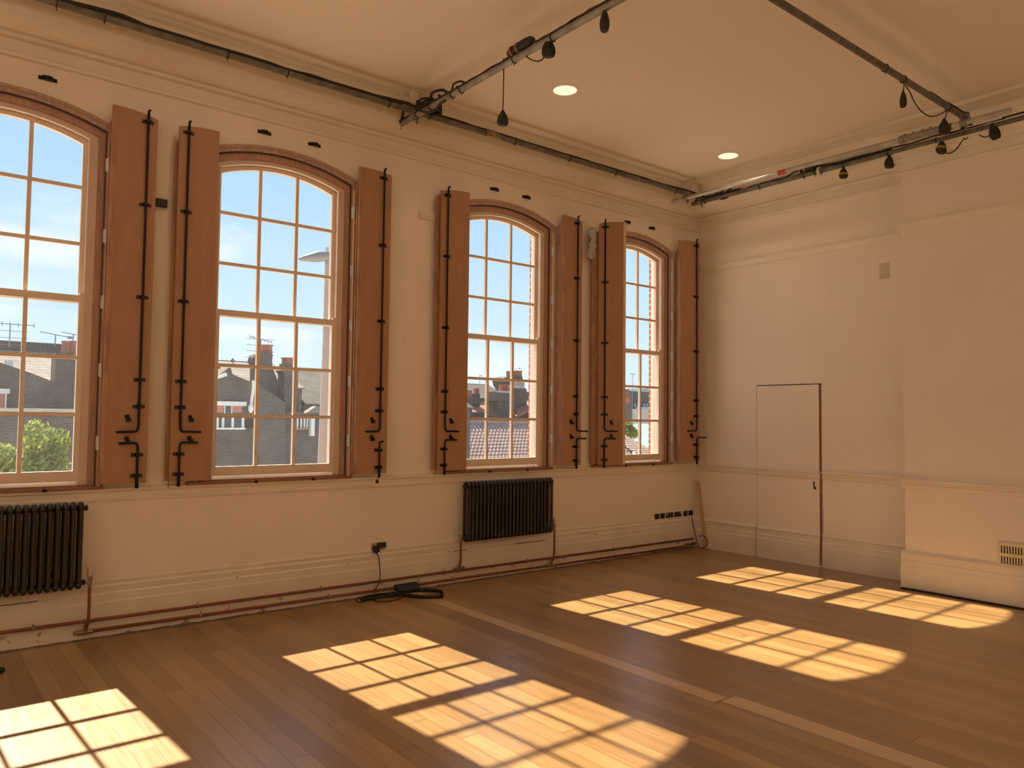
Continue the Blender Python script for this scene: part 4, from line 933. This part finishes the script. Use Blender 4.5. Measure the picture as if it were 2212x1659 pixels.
rbox(637, 668, 925, 928, YR-6.9, .2, PINKC, 'window_sill', h3)
rbox(672, 680, 904, 942, YR-7.0, .3, OWHITE, 'downpipe', h3); rbox(646, 649, 852, 884, YR-7.0, .1, OGLASS, 'vent_pipe', h3)
wallq([(660, 893), (684, 877), (690, 877), (690, 893)], YR-6.9, .5, SLATE, 'lean_to', h3)
# near wall lower right of that window
# behind the pantile roof window
YP = 44.
p0, p1 = ext(985, 915, YP+1.2), ext(1180, 915, YP+1.2)
pr0 = thing('pantile_roof_house', ((p0.x+p1.x)/2, YP, ZG), 'low building with a big pantile roof, seen through the third window', 'house', 'terraced houses outside')
xl, xr_ = ext(1000, 950, YP-2).x-8, ext(1300, 950, YP+1).x; zr_, zl_ = ext(1080, 913, YP+1.5).z, ext(1080, 1005, YP-3.5).z
nx, ny = int((xr_-xl)/.075), 13*6; vs = []; fs = []
for j in range(ny+1):
    f = j/ny; row = j/6.; rr = row-math.floor(row)
    for i in range(nx+1):
        x = xl+(xr_-xl)*i/nx; ph = (x/.36) % 1.
        hgt = .06*(math.sin(ph*2*PI)+.35*math.sin(ph*4*PI)) + .07*(1-rr)
        y = YP-3.5+5*f; z = zl_+(zr_-zl_)*f+hgt
        vs.append((x, y, z))
for j in range(ny):
    for i in range(nx): fs.append((j*(nx+1)+i, j*(nx+1)+i+1, (j+1)*(nx+1)+i+1, (j+1)*(nx+1)+i))
o = MB().add(vs, fs).build('pantile_roof', PANT, pr0)
MB().prism([(xl, YP-3.3, ZG), (xl, YP-3.3, zl_-.05), (xl, YP+1.5, zr_-.15), (xl, YP+5, zl_-.1), (xl, YP+5, ZG)], (xr_-xl, 0, 0)).build('wall', BRICK, pr0)
MB().box((xl, YP+1.35, zr_-.1), (xr_, YP+1.75, zr_+.16)).build('ridge_tiles', PANT, pr0)
# chimney cluster behind it
YC = 60.
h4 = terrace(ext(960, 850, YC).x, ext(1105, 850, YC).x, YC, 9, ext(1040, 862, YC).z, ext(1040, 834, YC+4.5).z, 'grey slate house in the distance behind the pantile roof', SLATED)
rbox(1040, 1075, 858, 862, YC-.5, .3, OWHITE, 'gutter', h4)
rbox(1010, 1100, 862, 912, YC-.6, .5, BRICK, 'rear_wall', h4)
h5 = thing('terraced_house', tuple(ext(1050, 900, YC-6)), 'small house with a bright red tiled roof behind the pantile roof', 'house', 'terraced houses outside')
MB().prism([ext(1018, 906, YC-10), ext(1076, 906, YC-10), ext(1076, 872, YC-6), ext(1020, 872, YC-6)], (0, 0, -.25)).build('roof_slope', REDTILE, h5)
MB().prism([ext(1113, 899, YC-10), ext(1150, 880, YC-10), ext(1156, 866, YC-6), ext(1116, 871, YC-6)], (0, 0, -.25)).build('roof_slope', REDTILE, h5)
rbox(1005, 1180, 893, 916, YC-9.4, 3.0, BRICK, 'wall', h5, True); rbox(1018, 1074, 869, 873, YC-6, .3, STONE, 'ridge_tiles', h5)
rbox(1015, 1020, 872, 900, YC-10.4, .3, BRICK, 'party_wall', h5)
h6 = thing('chimney_stack', tuple(ext(1092, 900, YC-11)), 'dark chimney with red pots left in the cluster behind the pantile roof', 'chimney', 'chimneys outside the right windows')
rbox(1075, 1113, 866, 908, YC-11, 1.5, BRICK, 'stack', h6, True); rbox(1072, 1110, 847, 866, YC-11.1, 1.7, BRICK, 'stack_head', h6); rbox(1074, 1108, 845, 848, YC-11.2, 1.9, STONE, 'coping', h6); pots((1082, 1088, 1094), 831, 846, YC-10.3, POT, h6, .22)
h7 = thing('chimney_stack', tuple(ext(1112, 900, YC-9)), 'broad dark chimney crowned with two tiers of pots, tallest of the cluster', 'chimney', 'chimneys outside the right windows')
wallq([(1087, 818), (1098, 813), (1128, 813), (1132, 836), (1138, 842), (1138, 908), (1096, 908), (1096, 840), (1090, 832)], YC-8, 1.8, BRICK, 'stack', h7)
pots((1098, 1104), 802, 814, YC-7.4, POT, h7, .24); pots((1112, 1118, 1123), 801, 814, YC-7.4, POT, h7, .24); pots((1113, 1118.5, 1124, 1129), 820, 834, YC-8.4, POTL, h7, .22)
rbox(1109, 1133, 833, 838, YC-8.9, 1.0, STONE, 'coping', h7)
h8 = thing('chimney_stack', tuple(ext(1027, 900, YC-9)), 'small chimney with two red pots at the left of the third window', 'chimney', 'chimneys outside the right windows')
rbox(1019, 1037, 851, 874, YC-7, 1.2, BRICK, 'stack', h8, True); rbox(1016, 1040, 860, 871, YC-7.1, 1.3, BRICK, 'shoulder', h8); pots((1027, 1031), 839, 852, YC-6.6, POT, h8, .2)
rbox(1008, 1020, 858, 905, YC-10, 1.2, BRICK, 'stack', h8, True); pots((1011, 1015), 843, 858, YC-9.5, POT, h8, .2)
h9 = thing('terraced_house', tuple(ext(1150, 890, YC-4)), 'dark house with a ragged roofline right of the chimney cluster', 'house', 'terraced houses outside')
wallq([(1130, 848), (1146, 847), (1156, 845), (1185, 850), (1185, 910), (1130, 910)], YC-4, 4, BRICK, 'wall', h9); rbox(1140, 1180, 866, 869, YC-4.2, .3, OWHITE, 'gutter', h9)
# behind the corner window
h10 = thing('chimney_stack', tuple(ext(1350, 900, 60)), 'dark chimney with red pots seen beside the half open shutter', 'chimney', 'chimneys outside the right windows')
wallq([(1335, 846), (1352, 842), (1358, 840), (1366, 858), (1367, 1130), (1335, 1130)], 60, 4, BRICK, 'stack', h10); pots((1347, 1351.5), 846, 858, 59.5, POT, h10, .25); pots((1350.5, 1354.5), 857, 870, 59, POT, h10, .25)
h11 = thing('industrial_building', tuple(ext(1390, 900, 95)), 'long low dark blue building in the distance behind the corner window', 'building')
rbox(1360, 1475, 850, 884, 95, 8, OBLUE, 'wall', h11); rbox(1380, 1475, 882, 886, 94, 1, OWHITE, 'parapet', h11); rbox(1360, 1475, 886, 915, 93, 3, STONE, 'lower_wall', h11)
for a in (1372, 1378, 1392, 1398, 1404): rbox(a-1.5, a+1.5, 872, 880, 94.8, .2, FAR, 'window', h11)
h12 = thing('tower_block', tuple(ext(1396, 850, 140)), 'pale glassy block on the horizon behind the corner window', 'building')
rbox(1385, 1405, 843, 852, 140, 8, FAR, 'lower_floors', h12); rbox(1388, 1396, 839, 843, 140, 8, FAR, 'upper_floors', h12); rbox(1397, 1404, 839, 842, 141, 6, FAR, 'roof_plant', h12)
h13 = thing('pantile_roof_house', tuple(ext(1380, 950, 47)), 'sliver of pantile roof below the tree in the corner window', 'house', 'terraced houses outside')
# aerials
def aerial(u_, v0, v1, Y, arm, label, tilt=0., kind=0, rr=.025):
    a, b = ext(u_, v1, Y), ext(u_, v0, Y); b = V((a.x, a.y, b.z)); t = thing('roof_aerial', tuple(a), label, 'aerial', 'television aerials on the rooftops')
    MB().tube([a, b], rr, n=6).build('mast', AERIAL, t)
    bo = MB(); d = V((math.cos(tilt), 0, math.sin(tilt))); bo.tube([b-d*arm, b+d*arm], rr*.7, n=5)
    for k in range(7):
        q = b-d*arm+d*(2*arm*k/6)
        bo.tube([q+V((0, -.12, -.12 if kind else 0)), q+V((0, .12, .12 if kind else 0))], rr*.5, n=4)
    if kind == 1:
        for k in range(5): bo.tube([b+V((-.7, 0, -.3*k)), b+V((.7, 0, -.3*k))], rr*.4, n=4)
    bo.box(tuple(b+d*arm-V((.12, .04, .06))), tuple(b+d*arm+V((.08, .04, .06)))) if kind == 0 else None
    bo.build('antenna', AERIAL, t)
aerial(119, 723, 748, YR-1, .62, 'television aerial left of the chimney pots in the leftmost window', -.15)
aerial(158, 722, 738, YR-2.5, .45, 'television aerial above the chimney pots in the leftmost window', -.15)
aerial(20, 700, 750, YR-2, .9, 'large old aerial at the left edge of the leftmost window', .0, 1)
aerial(563, 733, 748, YR-5, .55, 'spidery aerial on the tall chimney behind the second window', -.2, 1)
aerial(1114, 795, 803, YC-7, .5, 'aerial on top of the tallest chimney in the third window', .0)
aerial(1036, 808, 834, YC+3, .3, 'thin leaning aerial at the left of the third window', -.6)
aerial(1366, 808, 905, 58, .35, 'tall comb aerial behind the corner window', .0, 1)
# street lamp
lp = thing('street_lamp', (ext(699, 900, 11).x, 11, ZG), 'street lamp with a flat oval head behind the second window', 'street lamp')
YL = 11.
cA, cB = ext(707, 545, YL), ext(699, 1010, YL)
xl_t = ext(707, 545, YL).x
MB().tube([(cB.x+.02, YL, ZG), (cB.x+.02, YL, cB.z), ((cB.x+xl_t)/2+.02, YL, (cB.z+cA.z)/2+.2), (xl_t, YL, cA.z-.4), (xl_t, YL, cA.z)], [.20, .165, .10, .052, .05], n=14).build('column', POST, lp, smooth=True)
hd0 = ext(645, 562, YL); hd1 = ext(709, 556, YL); d = hd1-hd0
prof = [(0, .01, .03), (.08, .06, .055), (.3, .13, .095), (.62, .17, .145), (.85, .15, .135), (1., .06, .11)]
b = MB(); vs = []; n = 14
ax_ = d.normalized(); uy = V((0, 1, 0)); uz = ax_.cross(uy).normalized(); uz = -uz if uz.z < 0 else uz
for f, ry, rz in prof:
    c = hd0+d*f+V((0, 0, .02))
    for k in range(n): vs.append(c+uy*ry*math.cos(2*PI*k/n)+uz*rz*(math.sin(2*PI*k/n) if math.sin(2*PI*k/n) > 0 else .75*math.sin(2*PI*k/n)))
K = len(prof); fs = [(i*n+j, i*n+(j+1) % n, (i+1)*n+(j+1) % n, (i+1)*n+j) for i in range(K-1) for j in range(n)]+[tuple(range(n)), tuple((K-1)*n+j for j in range(n))]
b.add(vs, fs).build('lamp_head', mat('lamp_housing', (.21, .20, .20), .5, .2), lp, smooth=True)
MB().tube([hd1+V((-.03, 0, .10)), hd1+V((-.03, 0, .24))], .045, n=10).build('photocell', mat('photocell_cap', (.5, .45, .38), .5), lp)
# trees
def tree(cx, Y, zc, rx, rz, label, n=2600, leaf=.16, seed=1, name='leafy_tree'):
    random.seed(seed); t = thing(name, (cx, Y, ZG), label, 'tree', 'trees outside the windows')
    blobs = [(V((random.uniform(-.55, .55)*rx, random.uniform(-.5, .5)*rx, random.uniform(-.6, .6)*rz)), random.uniform(.32, .52)) for _ in range(14)]
    b = MB(); vs = []; fs = []
    for i in range(n):
        c, rr = random.choice(blobs); q = V((random.gauss(0, 1), random.gauss(0, 1), random.gauss(0, 1))).normalized()*(random.random()**.35)
        p = V((cx, Y, zc))+c+V((q.x*rr*rx, q.y*rr*rx, q.z*rr*rz))
        a = V((random.gauss(0, 1), random.gauss(0, 1), random.gauss(0, 1))).normalized(); e_ = a.orthogonal().normalized(); k = leaf*random.uniform(.6, 1.2)
        m0 = len(vs); vs += [p-a*k, p+e_*k*.5+a*k*.1, p+a*k, p-e_*k*.5]; fs.append((m0, m0+1, m0+2, m0+3))
    b.add(vs, fs).build('foliage', LEAF, t)
    b = MB().tube([(cx, Y, ZG), (cx+.1, Y, (ZG+zc)/2), (cx, Y, zc)], .18, r2=.07)
    for c, rr in blobs[:9]: b.tube([V((cx, Y, zc-rz*.7)), V((cx, Y, zc))+c*.8], .06, r2=.02, n=6)
    b.build('trunk', BARK, t)
YT = 20.
c_ = ext(98, 975, YT); tree(c_.x, YT, c_.z-.25, .80, 1.15, 'bushy sunlit tree low in the leftmost window', 2600, .10, 5)
c_ = ext(2, 985, YT-1); tree(c_.x, YT-1, c_.z-.3, .55, .75, 'light green bush at the left edge of the leftmost window', 1300, .10, 6)
YT4 = 40.
c_ = ext(1362, 925, YT4+9); tree(c_.x, YT4+9, c_.z-.2, 1.3, 1.0, 'bright green tree above the pantiles in the corner window', 1500, .2, 8)

# sliver house roof for corner window
xl, xr_ = ext(1338, 950, 46).x-.6, ext(1374, 950, 46).x; a_, b_ = ext(1345, 934, 47.5), ext(1345, 985, 43)
vs = []; fs = []; nx = int((xr_-xl)/.09)+1; ny = 60
for j in range(ny+1):
    f = j/ny; rr = (j/6.) % 1.
    for i in range(nx+1):
        x = xl+(xr_-xl)*i/nx; ph = (x/.36) % 1.; vs.append((x, 43+4.5*f, b_.z+(a_.z-b_.z)*f-.25*i/nx*f+.06*math.sin(ph*2*PI)+.07*(1-rr)))
for j in range(ny):
    for i in range(nx): fs.append((j*(nx+1)+i, j*(nx+1)+i+1, (j+1)*(nx+1)+i+1, (j+1)*(nx+1)+i))
MB().add(vs, fs).build('pantile_roof', PANT, h13); MB().box((xl, 43.2, ZG), (xr_, 47.4, b_.z-.1)).build('wall', BRICK, h13)

# ------------------------------------------------------------------ light
sun = bpy.data.lights.new('sun', 'SUN'); sun.energy = SUNW if 'SUNW' in globals() else 9.9; sun.color = (1, .80, .56); sun.angle = math.radians(.6)
so = bpy.data.objects.new('sun', sun); COL.objects.link(so); so.rotation_euler = V((.0525, -1.0695, -1)).to_track_quat('-Z', 'Y').to_euler(); so.location = (0, 20, 20)
wd = bpy.data.worlds.new('sky'); S.world = wd; wd.use_nodes = True; nt = wd.node_tree; nt.nodes.clear()
out = nt.nodes.new('ShaderNodeOutputWorld'); bg = N(nt, 'ShaderNodeBackground', Strength=.64); L(nt, bg.outputs[0], out.inputs[0])
tc = N(nt, 'ShaderNodeTexCoord'); sp = N(nt, 'ShaderNodeSeparateXYZ'); L(nt, tc.outputs['Generated'], sp.inputs[0])
cr = N(nt, 'ShaderNodeValToRGB'); L(nt, sp.outputs['Z'], cr.inputs[0])
e = cr.color_ramp.elements; e[0].position = 0; e[0].color = (.74, .86, .90, 1); e[1].position = .6; e[1].color = (.28, .50, .82, 1)
k = e.new(.10); k.color = (.62, .80, .92, 1); k = e.new(.28); k.color = (.40, .64, .90, 1)
mp = N(nt, 'ShaderNodeMapping', Scale=(2.2, 2.2, 6.)); L(nt, tc.outputs['Generated'], mp.inputs['Vector'])
nz = N(nt, 'ShaderNodeTexNoise', Scale=1.9, Detail=9., Roughness=.55, Distortion=.3); L(nt, mp.outputs[0], nz.inputs['Vector'])
mr = N(nt, 'ShaderNodeMapRange', interpolation_type='SMOOTHSTEP'); mr.inputs['From Min'].default_value = .50; mr.inputs['From Max'].default_value = .72; mr.inputs['To Max'].default_value = .85; L(nt, nz.outputs['Fac'], mr.inputs['Value'])
mx = N(nt, 'ShaderNodeMix', data_type='RGBA'); L(nt, mr.outputs[0], mx.inputs[0]); L(nt, cr.outputs[0], mx.inputs[6]); mx.inputs[7].default_value = (.88, .92, .95, 1); L(nt, mx.outputs[2], bg.inputs[0])

S.view_settings.view_transform = 'Standard'; S.view_settings.look = 'None'; S.view_settings.exposure = 0.88; S.view_settings.gamma = 1
S.cycles.max_bounces = 8; S.cycles.diffuse_bounces = 4; S.cycles.use_light_tree = True; S.cycles.glossy_bounces = 3; S.cycles.adaptive_threshold = .04; S.cycles.transparent_max_bounces = 12; S.cycles.sample_clamp_indirect = 10
S.cycles.use_denoising = True
